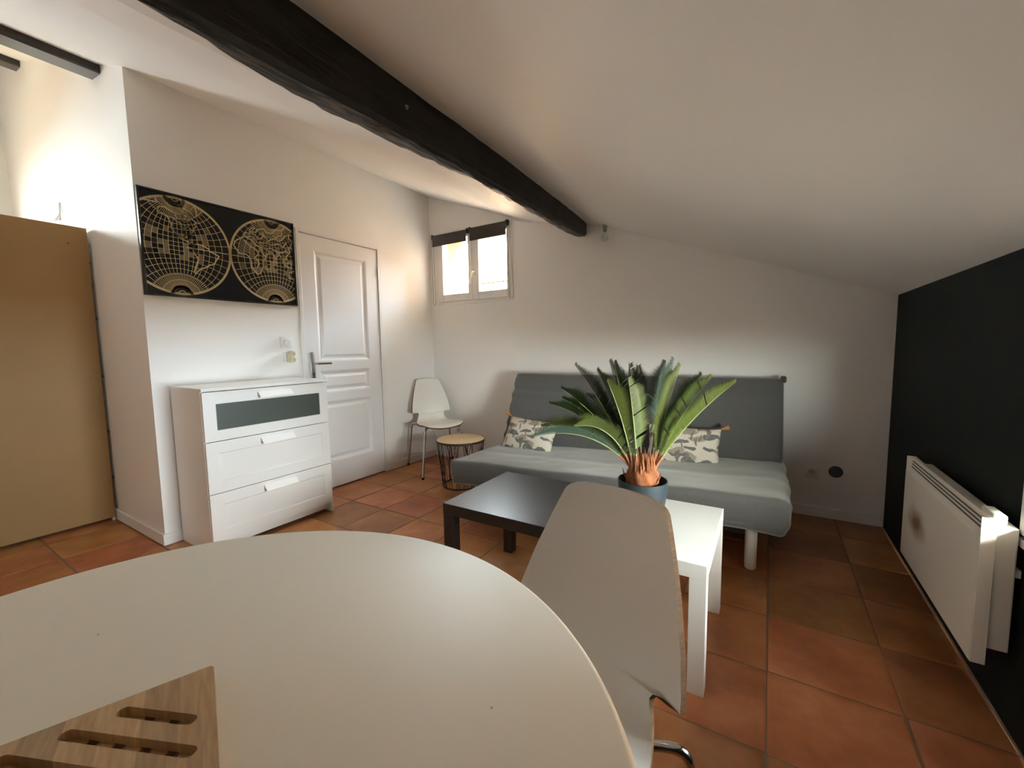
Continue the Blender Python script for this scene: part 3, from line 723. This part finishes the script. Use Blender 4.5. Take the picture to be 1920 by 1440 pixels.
def soft_box(corners, nx, ny, nz, rad, disp=None):
    """rounded box in unit coordinates warped to 8 corner points: c[i][j][k] for x, y, z in 0/1"""
    bm = bmesh.new(); V = {}
    c = [[[Vector(corners[(i, j, k)]) for k in (0, 1)] for j in (0, 1)] for i in (0, 1)]
    size = Vector(((c[1][0][1] - c[0][0][1]).length, (c[0][1][1] - c[0][0][1]).length, (c[0][0][1] - c[0][0][0]).length))
    def spread(n, L):     # denser near the ends
        e = rad / L; return sorted({0, e * .15, e * .4, e * .7, e, 1 - e, 1 - e * .7, 1 - e * .4, 1 - e * .15, 1, *[e + (1 - 2 * e) * k / n for k in range(1, n)]})
    U, Vv, Ww = spread(nx, size.x), spread(ny, size.y), spread(nz, size.z)
    def pt(u, v, w):
        p = Vector((u * size.x, v * size.y, w * size.z)); q = Vector([min(max(p[i], rad), size[i] - rad) for i in range(3)]); d = p - q
        if d.length > 1e-9: p = q + d.normalized() * min(rad, d.length if False else rad) if max(abs(d[i]) for i in range(3)) > rad * .999 else q + d
        u, v, w = p.x / size.x, p.y / size.y, p.z / size.z
        r = Vector()
        for i in (0, 1):
            for j in (0, 1):
                for k in (0, 1): r += c[i][j][k] * (u if i else 1 - u) * (v if j else 1 - v) * (w if k else 1 - w)
        return r, (u, v, w)
    def vert(u, v, w):
        k = (round(u, 5), round(v, 5), round(w, 5))
        if k not in V:
            r, uvw = pt(u, v, w)
            if disp: r = disp(r, *uvw)
            V[k] = bm.verts.new(r)
        return V[k]
    def face(A, Bq, f):
        for a0, a1 in zip(A, A[1:]):
            for b0, b1 in zip(Bq, Bq[1:]):
                try: bm.faces.new((f(a0, b0), f(a1, b0), f(a1, b1), f(a0, b1)))
                except ValueError: pass
    for e in (0, 1):
        face(U, Vv, lambda a, b: vert(a, b, e)); face(U, Ww, lambda a, b: vert(a, e, b)); face(Vv, Ww, lambda a, b: vert(e, a, b))
    return bm
def build_sofa():
    t = thing('sofa_bed', 'grey covered folding sofa bed standing along the back wall', 'sofa', (-.87, 2.7, 0)); o_ = Vector((-.87, 2.7, 0))
    c = {(0, 0, 1): (-1.845, 2.135, .395), (1, 0, 1): (.118, 2.238, .432), (0, 1, 1): (-1.865, 3.00, .362), (1, 1, 1): (.105, 3.12, .424),
         (0, 0, 0): (-1.835, 2.15, .215), (1, 0, 0): (.100, 2.255, .228), (0, 1, 0): (-1.855, 3.0, .20), (1, 1, 0): (.10, 3.12, .22)}
    c = {k: Vector(v) - o_ for k, v in c.items()}
    def dsp(p, u, v, w):
        top_ = smoothstep((w - .6) / .4)
        f = noise.noise(Vector((u * 7, v * 3.5, 1.7))) * .007 + noise.noise(Vector((u * 22, v * 9, 4))) * .0025
        p.z += f * top_ - .010 * top_ * math.exp(-((v - .42) / .05) ** 2) * .4
        if v < .1: p.y += noise.noise(Vector((u * 9, w * 3, 8))) * .007 * (1 - w * .5)
        if w < .2: p.z += noise.noise(Vector((u * 6, v * 6, 3))) * .010 + .016 * math.sin(u * 9)
        if u > .96: p.x += noise.noise(Vector((v * 6, w * 4, 2))) * .012
        p.z -= .016 * math.exp(-((u - 1) / .02) ** 2) * top_
        return p
    obj('seat_cushion', soft_box(c, 60, 26, 6, .035, dsp), cloth, t, 70)
    # back, leaning
    b = {(0, 0, 0): (-1.868, 2.835, .355), (1, 0, 0): (.092, 2.985, .43), (0, 0, 1): (-1.885, 3.115, .930), (1, 0, 1): (.083, 3.215, .928),
         (0, 1, 0): (-1.865, 2.95, .31), (1, 1, 0): (.092, 3.08, .36), (0, 1, 1): (-1.88, 3.215, .905), (1, 1, 1): (.083, 3.315, .902)}
    b = {k: Vector(v) - o_ for k, v in b.items()}
    def dspb(p, u, v, w):
        if v < .25:
            left = math.exp(-u * 3.2); fr = noise.noise(Vector((u * 2.2, w * 15, 2.2))) * .012 * left + .007 * left * math.sin(w * 34 + u * 4) + noise.noise(Vector((u * 6, w * 6, 6))) * .005
            fr += .010 * math.exp(-((w - .12) / .09) ** 2) * noise.noise(Vector((u * 9, w * 9, 1)))
            p.y += fr
        if w > .95: p.z += noise.noise(Vector((u * 9, 0, 5))) * .004
        return p
    obj('backrest', soft_box(b, 60, 4, 46, .028, dspb), cloth, t, 70)
    # little corner tuck at the top right
    obj('corner_tuck', soft_box({(i, j, k): Vector((.062 + .035 * i, 3.20 + .04 * j, .895 + .045 * k)) - o_ for i in (0, 1) for j in (0, 1) for k in (0, 1)}, 3, 3, 3, .012), cloth, t, 70)
    for x, y in ((-.051, 2.395), (-1.66, 2.30), (-.051, 3.02), (-1.66, 2.93)):
        l = obj('leg', lathe(bmesh.new(), [(0, 0), (.026, 0), (.028, .003), (.028, .235), (0, .235)], 20, (x + .87, y - 2.7, 0)), white_lam, t, 40)
    fr = mat('dark_bed_frame', (.05, .055, .06), .5)
    obj('frame_rail', B(-.86, .83, -.18, -.14, .12, .215, .004), fr, t)
build_sofa()

# cushions
def leaf_cloth():
    m = bpy.data.materials.new('leaf_print_cloth'); m.use_nodes = True
    n = m.node_tree.nodes; l = m.node_tree.links; b = n['Principled BSDF']; b.inputs['Roughness'].default_value = .9; b.inputs['Specular IOR Level'].default_value = .2
    t = n.new('ShaderNodeTexCoord')
    nz = n.new('ShaderNodeTexNoise'); nz.inputs['Scale'].default_value = 14; nz.inputs['Detail'].default_value = 3; l.new(t.outputs['Object'], nz.inputs['Vector'])
    wm = n.new('ShaderNodeVectorMath'); wm.operation = 'MULTIPLY_ADD'; wm.inputs[1].default_value = (.07, 0, .07); l.new(nz.outputs['Color'], wm.inputs[0]); l.new(t.outputs['Object'], wm.inputs[2])
    base_ = (0.60, 0.55, 0.46, 1); prev = None
    def layer(rot, sc, thr, vs, seed):
        mp = n.new('ShaderNodeMapping'); mp.inputs['Rotation'].default_value = (0, rot, 0); mp.inputs['Scale'].default_value = sc; mp.inputs['Location'].default_value = (seed, seed * .7, 0)
        v = n.new('ShaderNodeTexVoronoi'); v.inputs['Scale'].default_value = vs; v.inputs['Randomness'].default_value = .9
        l.new(wm.outputs[0], mp.inputs[0]); l.new(mp.outputs[0], v.inputs['Vector'])
        r = n.new('ShaderNodeValToRGB'); r.color_ramp.elements[0].position = thr; r.color_ramp.elements[0].color = (1, 1, 1, 1); r.color_ramp.elements[1].position = thr + .05; r.color_ramp.elements[1].color = (0, 0, 0, 1)
        l.new(v.outputs['Distance'], r.inputs[0]); return r.outputs[0]
    for rot, sc, thr, vs, seed, col in ((.6, (1, .2, 2.6), .36, 6.5, .3, (.33, .29, .22, 1)), (-.9, (1, .2, 3.2), .33, 7.5, 1.9, (.15, .145, .145, 1)), (.1, (3.6, .2, 1), .27, 9.0, 3.3, (.20, .19, .16, 1))):
        f = layer(rot, sc, thr, vs, seed); mx = n.new('ShaderNodeMix'); mx.data_type = 'RGBA'
        if prev is None: mx.inputs[6].default_value = base_
        else: l.new(prev, mx.inputs[6])
        mx.inputs[7].default_value = col; l.new(f, mx.inputs[0]); prev = mx.outputs[2]
    l.new(prev, b.inputs['Base Color'])
    return m
leaf_m = leaf_cloth(); mustard = mat('mustard_tassel', (.42, .20, .045), .9, bump=.5, bscale=300)
def cushion(loc, rot, w, h, label, seed):
    t = thing('cushion', label, 'cushion', loc, 0, 'leaf print cushions'); t.rotation_euler = rot
    bm = bmesh.new(); N, Mh = 26, 18; F, Bk = [], []
    for i in range(N + 1):
        for side, L in ((1, F), (-1, Bk)):
            row = []
            for j in range(Mh + 1):
                a, b = -1 + 2 * i / N, -1 + 2 * j / Mh
                th = .062 * (max(0, 1 - abs(a) ** 2.6) * max(0, 1 - abs(b) ** 2.6)) ** .55
                pin = 1 - .06 * (1 - abs(a)) * abs(b) ** 3 ; pin2 = 1 - .05 * (1 - abs(b)) * abs(a) ** 3
                x, z = a * w / 2 * pin2, b * h / 2 * pin
                th += noise.noise(Vector((a * 2.5 + seed, b * 2.5, side))) * .010 * (1 - max(abs(a), abs(b)) ** 4)
                if (abs(a) == 1 or abs(b) == 1) and side == -1: row.append(F[i][j])
                else: row.append(bm.verts.new((x, -side * th, z)))
            L.append(row)
    for i in range(N):
        for j in range(Mh):
            bm.faces.new((F[i][j], F[i + 1][j], F[i + 1][j + 1], F[i][j + 1])); bm.faces.new((Bk[i][j], Bk[i][j + 1], Bk[i + 1][j + 1], Bk[i + 1][j]))
    obj('cover', bm, leaf_m, t, 80)
    for sx_ in (-1, 1):
        for sz in (-1, 1):
            bm = bmesh.new(); p = Vector((sx_ * w / 2, -.004, sz * h / 2)); d = Vector((sx_ * .9, -.1, sz * .25 - (.25 if sz < 0 else -.1))).normalized()
            tube(bm, [p, p + d * .010, p + d * .018, p + d * .026, p + d * .05], [.004, .008, .006, .012, .016], 10)
            obj('tassel', bm, mustard, t, 60)['label'] = 'mustard tassel'
    return t
cushion((-1.555, 2.760, .470), (math.radians(-30), math.radians(3), math.radians(-2)), .43, .27, 'leaf print cushion with mustard tassels at the left end of the sofa bed', 1.3)
cushion((-.465, 2.86, .490), (math.radians(-24), math.radians(1), math.radians(6)), .44, .265, 'leaf print cushion behind the potted palm on the sofa bed', 4.1)

# ------------------------------------------------------------------ low square tables
def low_table(loc, m, label):
    t = thing('coffee_table', label, 'table', loc, 0, 'low square tables in front of the sofa')
    obj('tabletop', B(-.275, .275, -.275, .275, .40, .45, .0015), m, t)
    for a in (-1, 1):
        for b in (-1, 1):
            x0, x1 = sorted((a * .275, a * .222)); y0, y1 = sorted((b * .275, b * .222))
            obj('leg', B(x0 + (.001 if a < 0 else 0), x1 - (.001 if a > 0 else 0), y0 + .001, y1 - .001, 0, .40, .001), m, t)
low_table((-.973, 1.677, 0), black_lam, 'low square black table standing left of the white one')
low_table((-.4215, 1.673, 0), mat('white_foil', (.72, .71, .67), .35), 'low square white table carrying the potted palm')

# ------------------------------------------------------------------ cycad in a pot
def build_plant():
    px, py, pz = -.432, 1.715, .4505
    t = thing('potted_palm', 'sago palm with feathery fronds in dark blue grey pot on white table', 'plant', (px, py, pz))
    pot_m = mat('blue_grey_pot', (.017, .026, .031), .5)
    obj('pot', lathe(bmesh.new(), [(0, 0), (.060, 0), (.072, .006), (.089, .05), (.0965, .10), (.0985, .150), (.0945, .150), (.092, .10), (.085, .055), (0, .055)], 48), pot_m, t, 40)
    obj('soil', lathe(bmesh.new(), [(0, .125), (.05, .124), (.093, .118), (.092, .105), (0, .105)], 32), mat('soil', (.020, .012, .008), .95, bump=.8, bscale=80), t, 40)
    # caudex
    cm = mat('caudex_fibre', (.22, .068, .018), .85, bump=.9, bscale=60, var=.6, vscale=24)
    bm = bmesh.new(); n = 40; prof = [(.045, .11), (.058, .125), (.064, .15), (.063, .172), (.056, .190), (.046, .202), (.036, .215), (.028, .235), (.020, .25), (.010, .258), (0, .26)]
    prof = catmull(prof, 3); rings = []
    for r, z in prof[:-1]:
        rings.append([bm.verts.new(((r * (1 + .05 * math.sin(9 * a + z * 60) + .05 * noise.noise(Vector((math.cos(a) * 3, math.sin(a) * 3, z * 30))))) * math.cos(a), (r * (1 + .05 * math.sin(9 * a + z * 60))) * math.sin(a), z)) for a in [2 * pi * k / n for k in range(n)]])
    for a, b in zip(rings, rings[1:]):
        for k in range(n): bm.faces.new((a[k], a[(k + 1) % n], b[(k + 1) % n], b[k]))
    bm.faces.new(rings[-1]); bm.faces.new(rings[0][::-1])
    cx = obj('caudex', bm, cm, t, 60)
    # papery leaf-base scales
    bm = bmesh.new(); rd = random.Random(11)
    for k in range(110):
        a = 2 * pi * k / 110 * 7.3; r = .047 + rd.uniform(-.014, .007); z = .192 + rd.uniform(-.02, .02); hgt = rd.uniform(.04, .075)
        u = Vector((math.cos(a), math.sin(a), 0)); v = Vector((-math.sin(a), math.cos(a), 0)); p = u * r + Vector((0, 0, z)); q = u * (r * .98 + rd.uniform(-.004, .008)) + Vector((0, 0, z + hgt))
        w = .007; a_, b_, c_, d_ = bm.verts.new(p - v * w), bm.verts.new(p + v * w), bm.verts.new(q), bm.verts.new(p + u * .006)
        bm.faces.new((a_, d_, c_)); bm.faces.new((d_, b_, c_)); bm.faces.new((a_, c_, b_))
    for s in (-1, 1):
        tube(bm, [(s * .060, -.02, .15), (s * .072, -.02, .172), (s * .078, -.02, .192)], [.004, .003, .001], 6)
    obj('leaf_scale', bm, cm, cx)
    def leafmat(name, c1, c2):
        m = mat(name, c1, .38); n_ = m.node_tree.nodes; l = m.node_tree.links
        oi = n_.new('ShaderNodeObjectInfo'); mx = n_.new('ShaderNodeMix'); mx.data_type = 'RGBA'; mx.inputs[6].default_value = (*c1, 1); mx.inputs[7].default_value = (*c2, 1)
        l.new(oi.outputs['Random'], mx.inputs[0]); l.new(mx.outputs[2], n_['Principled BSDF'].inputs['Base Color']); return m
    green = leafmat('frond_green', (.032, .052, .009), (.075, .092, .013)); dgreen = leafmat('frond_dark_green', (.010, .022, .006), (.026, .044, .010)); rach = mat('rachis_green', (.20, .24, .08), .45); stalk = mat('stalk_base', (.27, .10, .035), .6)
    blue = mat('frond_blue_green', (.055, .092, .060), .35)
    F = [((-.26, -.092, .373), 0, dgreen), ((-.182, -.045, .352), 0, green), ((-.134, -.03, .39), 0, dgreen), ((-.108, -.05, .385), 0, dgreen), ((-.087, .102, .369), 0, dgreen), ((-.06, .14, .36), 0, dgreen), ((.069, .079, .384), 0, dgreen), ((.11, .034, .395), 0, blue), ((.133, .04, .371), 0, green),
         ((.204, .086, .332), 0, dgreen), ((.243, .05, .325), 0, green), ((.327, .044, .311), 0, green), ((-.312, -.113, .274), .02, dgreen), ((-.316, -.088, .228), .03, dgreen), ((-.371, -.10, .204), .05, dgreen), ((-.374, -.168, .116), .09, green), ((-.402, -.201, .076), .10, blue), ((-.225, -.17, .130), .09, green), ((-.03, -.115, .325), .0, green), ((-.11, -.125, .315), .0, green), ((-.285, .105, .225), .03, dgreen)]
    for k, (d, sag, gm) in enumerate(F):
        d = Vector(d); base_ = Vector((d.x * .10, d.y * .10, .235)).copy(); a0 = math.atan2(d.y, d.x)
        base_ = Vector((.044 * math.cos(a0) * min(1, math.hypot(d.x, d.y) / .12), .044 * math.sin(a0) * min(1, math.hypot(d.x, d.y) / .12), .195))
        tip = Vector((0, 0, .25)) + d; L = (tip - base_).length
        mid = (base_ + tip) / 2 + Vector((-d.x * .09, -d.y * .09, .03 + sag))
        cv = lambda s: base_ * (1 - s) ** 2 + mid * 2 * s * (1 - s) + tip * s * s
        tan = lambda s: ((mid - base_) * 2 * (1 - s) + (tip - mid) * 2 * s).normalized()
        up0 = Vector((0, 0, 1)) if abs(tan(.5).z) < .93 else Vector((-d.x, -d.y, .2)).normalized()
        bm = bmesh.new(); nl = 64; rdk = random.Random(100 + k)
        for i in range(nl):
            s = .17 + .83 * i / (nl - 1); p = cv(s); tg = tan(s); side = tg.cross(Vector((0, 0, 1))); side = side.normalized() if side.length > .15 else Vector((-math.sin(a0), math.cos(a0), 0))
            nrm = side.cross(tg).normalized()
            if nrm.z < 0 and abs(nrm.z) > .2: nrm = -nrm
            # leaflet length along the frond
            ll = .074 * (smoothstep((s - .15) / .25) * .65 + .35) * (1 - .72 * smoothstep((s - .74) / .26)) * rdk.uniform(.92, 1.06)
            for sg in (-1, 1):
                if rdk.random() < .02: continue
                dirv = (side * sg * .58 + tg * .46 + nrm * .67).normalized(); wv = tg.cross(dirv).cross(dirv); wv = (tg - dirv * tg.dot(dirv)).normalized() * .0023
                q0, q1, q2 = p, p + dirv * ll * .5 + nrm * ll * .03, p + dirv * ll
                v = [bm.verts.new(q) for q in (q0 - wv * .6, q0 + wv * .6, q1 + wv, q1 - wv, q2 - tg * .001)]
                bm.faces.new((v[0], v[1], v[2], v[3])); bm.faces.new((v[3], v[2], v[4]))
        fo = obj('frond', bm, gm, t)
        pts = [cv(s / 14) for s in range(15)]
        obj('rachis', tube(bmesh.new(), pts, [.0042 - .0034 * s / 14 for s in range(15)], 6), rach, fo, 60)
        obj('stalk_base', tube(bmesh.new(), [cv(0) - Vector((0, 0, .012)), cv(.03), cv(.10), cv(.15)], [.0075, .0065, .0050, .0042], 8), stalk, fo, 60)
build_plant()

# ------------------------------------------------------------------ dining table
def build_table():
    t = thing('dining_table', 'large round white pedestal dining table in the foreground', 'table', (-.545, .092, 0))
    tm = mat('table_lacquer', (.80, .74, .61), .5, spec=.35)
    obj('tabletop', lathe(bmesh.new(), [(0, .757), (.522, .757), (.5265, .7555), (.529, .752), (.528, .748), (.50, .736), (.44, .730), (0, .728)], 160), tm, t, 40)
    obj('pedestal', lathe(bmesh.new(), [(0, .728), (.16, .728), (.10, .70), (.055, .62), (.042, .45), (.05, .25), (.085, .10), (.16, .04), (.27, .014), (.275, .0), (0, 0)], 64), tm, t, 50)
    for x, y in ((-.2527, .0718), (.2959, .2579)): obj('speck', lathe(bmesh.new(), [(0, .7574), (.0016, .7573), (.0018, .757)], 8, (x, y, 0)), bpy.data.materials.get('table_speck') or mat('table_speck', (.45, .40, .31), .8), t)
build_table()

# trivet
def build_trivet():
    C0 = Vector((-.560, .210)); e1 = Vector((-.365, -.931)); e2 = Vector((.931, -.365)); n = .19; th = .02
    def hard(bm):
        me = bpy.data.meshes.new('tmp'); bmesh.ops.recalc_face_normals(bm, faces=bm.faces); bm.to_mesh(me); bm.free(); o = bpy.data.objects.new('tmp', me); C.objects.link(o); return o
    # local frame: x along e1 (grain bands across x), y along e2
    bm = bmesh.new(); r = .006; seg = 6
    pts = []
    for cx, cy, a0 in ((r, r, 180), (n - r, r, 270), (n - r, n - r, 0), (r, n - r, 90)):
        for k in range(seg + 1):
            a = math.radians(a0 + 90 * k / seg); pts.append((cx + r * math.cos(a), cy + r * math.sin(a)))
    prism(bm, pts, lambda a, b, d: (a, b, d), 0, th); bo = hard(bm)
    bmc = bmesh.new()
    def slot(c, sgn, z0, z1):
        # centre line u + sgn*v = c, inside the board with a 22 mm margin
        u = [k * .001 for k in range(22, 169)]
        ok = [(a, (c - a) if sgn > 0 else (a - c)) for a in u]; ok = [q for q in ok if .022 <= q[1] <= n - .022]
        if len(ok) < 12: return
        p, q = Vector(ok[0]), Vector(ok[-1]); d = (q - p).normalized(); nn = Vector((-d.y, d.x)); w = .0062
        pl = []
        for cen, s in ((q, 1), (p, -1)):
            for k in range(9):
                a = -pi / 2 + pi * k / 8; pl.append(tuple(cen + d * s * w * math.cos(a) + nn * s * w * math.sin(a)))
        prism(bmc, pl, lambda a, b, dd: (a, b, dd), z0, z1)
    for c in (.100, .143, .186, .229, .272): slot(c, 1, th - .0115, th + .01)
    cut = hard(bmc)
    def apply_cut(cut):
        md = bo.modifiers.new('cut', 'BOOLEAN'); md.operation = 'DIFFERENCE'; md.object = cut; md.solver = 'EXACT'
        dg = bpy.context.evaluated_depsgraph_get(); me = bpy.data.meshes.new_from_object(bo.evaluated_get(dg)); bo.modifiers.clear(); bo.data = me; bpy.data.objects.remove(cut)
    apply_cut(cut); bmc = bmesh.new()
    for c in (-.0645, -.0215, .0215, .0645): slot(c, -1, -.01, .0105)
    apply_cut(hard(bmc))
    me = bo.data; bpy.data.objects.remove(bo); me.materials.clear(); me.materials.append(oak); me.name = 'trivet'
    o = bpy.data.objects.new('trivet', me); C.objects.link(o)
    Mx = Matrix.Identity(4); Mx[0][0], Mx[1][0] = e1; Mx[0][1], Mx[1][1] = e2
    if Mx.to_3x3().determinant() < 0: pass
    Mx[0][3], Mx[1][3], Mx[2][3] = C0.x, C0.y, .7576; o.matrix_world = Mx
    tag(o, 'square wooden trivet with diagonal slots lying on the dining table', 'trivet')
build_trivet()

# ------------------------------------------------------------------ wall heater
def heater_mat():
    m = mat('scorched_enamel', (.72, .70, .64), .4)
    n = m.node_tree.nodes; l = m.node_tree.links; b = n['Principled BSDF']
    t = n.new('ShaderNodeTexCoord'); mp = n.new('ShaderNodeMapping'); mp.inputs['Location'].default_value = (0, -.58 / .11, -.205 / .062); mp.inputs['Scale'].default_value = (0, 1 / .11, 1 / .062)
    ln = n.new('ShaderNodeVectorMath'); ln.operation = 'LENGTH'; l.new(t.outputs['Object'], mp.inputs[0]); l.new(mp.outputs[0], ln.inputs[0])
    z = n.new('ShaderNodeTexNoise'); z.inputs['Scale'].default_value = 18; l.new(t.outputs['Object'], z.inputs['Vector'])
    ad = n.new('ShaderNodeMath'); ad.operation = 'MULTIPLY_ADD'; ad.inputs[1].default_value = .5; l.new(z.outputs['Fac'], ad.inputs[0]); l.new(ln.outputs['Value'], ad.inputs[2])
    r = n.new('ShaderNodeValToRGB'); r.color_ramp.elements[0].position = .35; r.color_ramp.elements[0].color = (.22, .13, .055, 1); r.color_ramp.elements[1].position = 1.0; r.color_ramp.elements[1].color = (.72, .70, .64, 1)
    dv = n.new('ShaderNodeMath'); dv.operation = 'DIVIDE'; dv.inputs[1].default_value = 1.5; l.new(ad.outputs[0], dv.inputs[0]); l.new(dv.outputs[0], r.inputs[0]); l.new(r.outputs[0], b.inputs['Base Color'])
    return m
def build_heater():
    y0, y1, z0, z1 = 1.708, 2.492, .198, .640
    t = thing('wall_heater', 'white electric convector heater with brown scorch mark on the dark wall', 'heater', (RX, y0, z0)); X = .538 - RX; w, h = y1 - y0, z1 - z0
    bm = bmesh.new()   # front casing: profile swept along y
    pr = [(X, .0), (X, h - .062), (X + .012, h - .048), (X + .018, h - .004), (X + .022, h), (X + .032, h), (X + .032, 0)]
    prism(bm, pr, lambda a, b, d: (a, d, b), .004, w - .004)
    obj('front_panel', bm, heater_mat(), t)
    for yy in (0, w - .004): obj('end_cap', B(X + .0015, X + .0335, yy, yy + .004, -.002, h + .002, .001), beige_plastic, t)
    for k in range(3):
        a = .2 + .28 * k; xx = X + .012 + .006 * a; zz = h - .048 + .044 * a
        obj('grille_slot', B(xx - .0012, xx + .003, .02, w - .03, zz - .0028, zz + .0028), mat('slot_shade', (.09, .085, .07), .7) if k == 0 else bpy.data.materials['slot_shade'], t)
    obj('back_box', B(X + .034, -.018, .012, w - .02, .045, h - .022, .004), beige_plastic, t)
    obj('wall_bracket', B(-.018, 0, .12, .16, .06, h - .05), beige_plastic, t); obj('wall_bracket', B(-.018, 0, w - .16, w - .12, .06, h - .05), beige_plastic, t)
    obj('control_box', B(X + .028, X + .058, .012, .10, h - .021, h + .012, .006, 3), beige_plastic, t, 40)
    obj('cable_clip', B(-.02, -.004, .02, .05, h - .17, h - .145, .003), beige_plastic, t)
build_heater()

# ------------------------------------------------------------------ wardrobe seen from behind
def build_wardrobe():
    t = thing('wardrobe', 'tall wardrobe turned round, its bare brown hardboard back facing the room', 'wardrobe', (-3.83, -.50, 0)); w, d, h = 1.435, .55, 1.966
    hb = mat('brown_hardboard', (.30, .172, .055), .6, bump=.1, bscale=300, var=.06, vscale=2.5)
    obj('back_panel', B(-.004, 0, .0, w, .022, h), hb, t)
    bm = bmesh.new(); wl_ = white_lam
    box(bm, -d, -.004, 0, .016, 0, h - .003); obj('side_panel', bm, wl_, t)
    obj('side_panel', B(-d, -.004, w - .016, w, 0, h - .003), wl_, t)
    obj('top_panel', B(-d, -.004, .016, w - .016, h - .02, h - .003), wl_, t)
    obj('bottom_panel', B(-d, -.004, .016, w - .016, .05, .068), wl_, t)
    for a in (.0, w / 2 + .001): dr = obj('door', B(-d - .018, -d - .002, a, a + w / 2 - .002, .05, h - .003, .001), wl_, t); obj('handle', B(-d - .04, -d - .018, w / 2 - .04 if a == 0 else w / 2 + .03, w / 2 - .03 if a == 0 else w / 2 + .04, .95, 1.1), steel, dr)
    nm = mat('nail_head', (.04, .022, .012), .5)
    for y, z in ((.844, 1.854), (.937, 1.746), (.938, 1.591), (.941, 1.381), (.943, .996), (.40, 1.60), (.943, .62), (.943, .30)):
        obj('nail', lathe(bmesh.new(), [(0, .0025), (.004, .0015), (.0048, 0), (0, 0)], 8, (0, y + .50, z), 'X'), nm, t)
build_wardrobe()
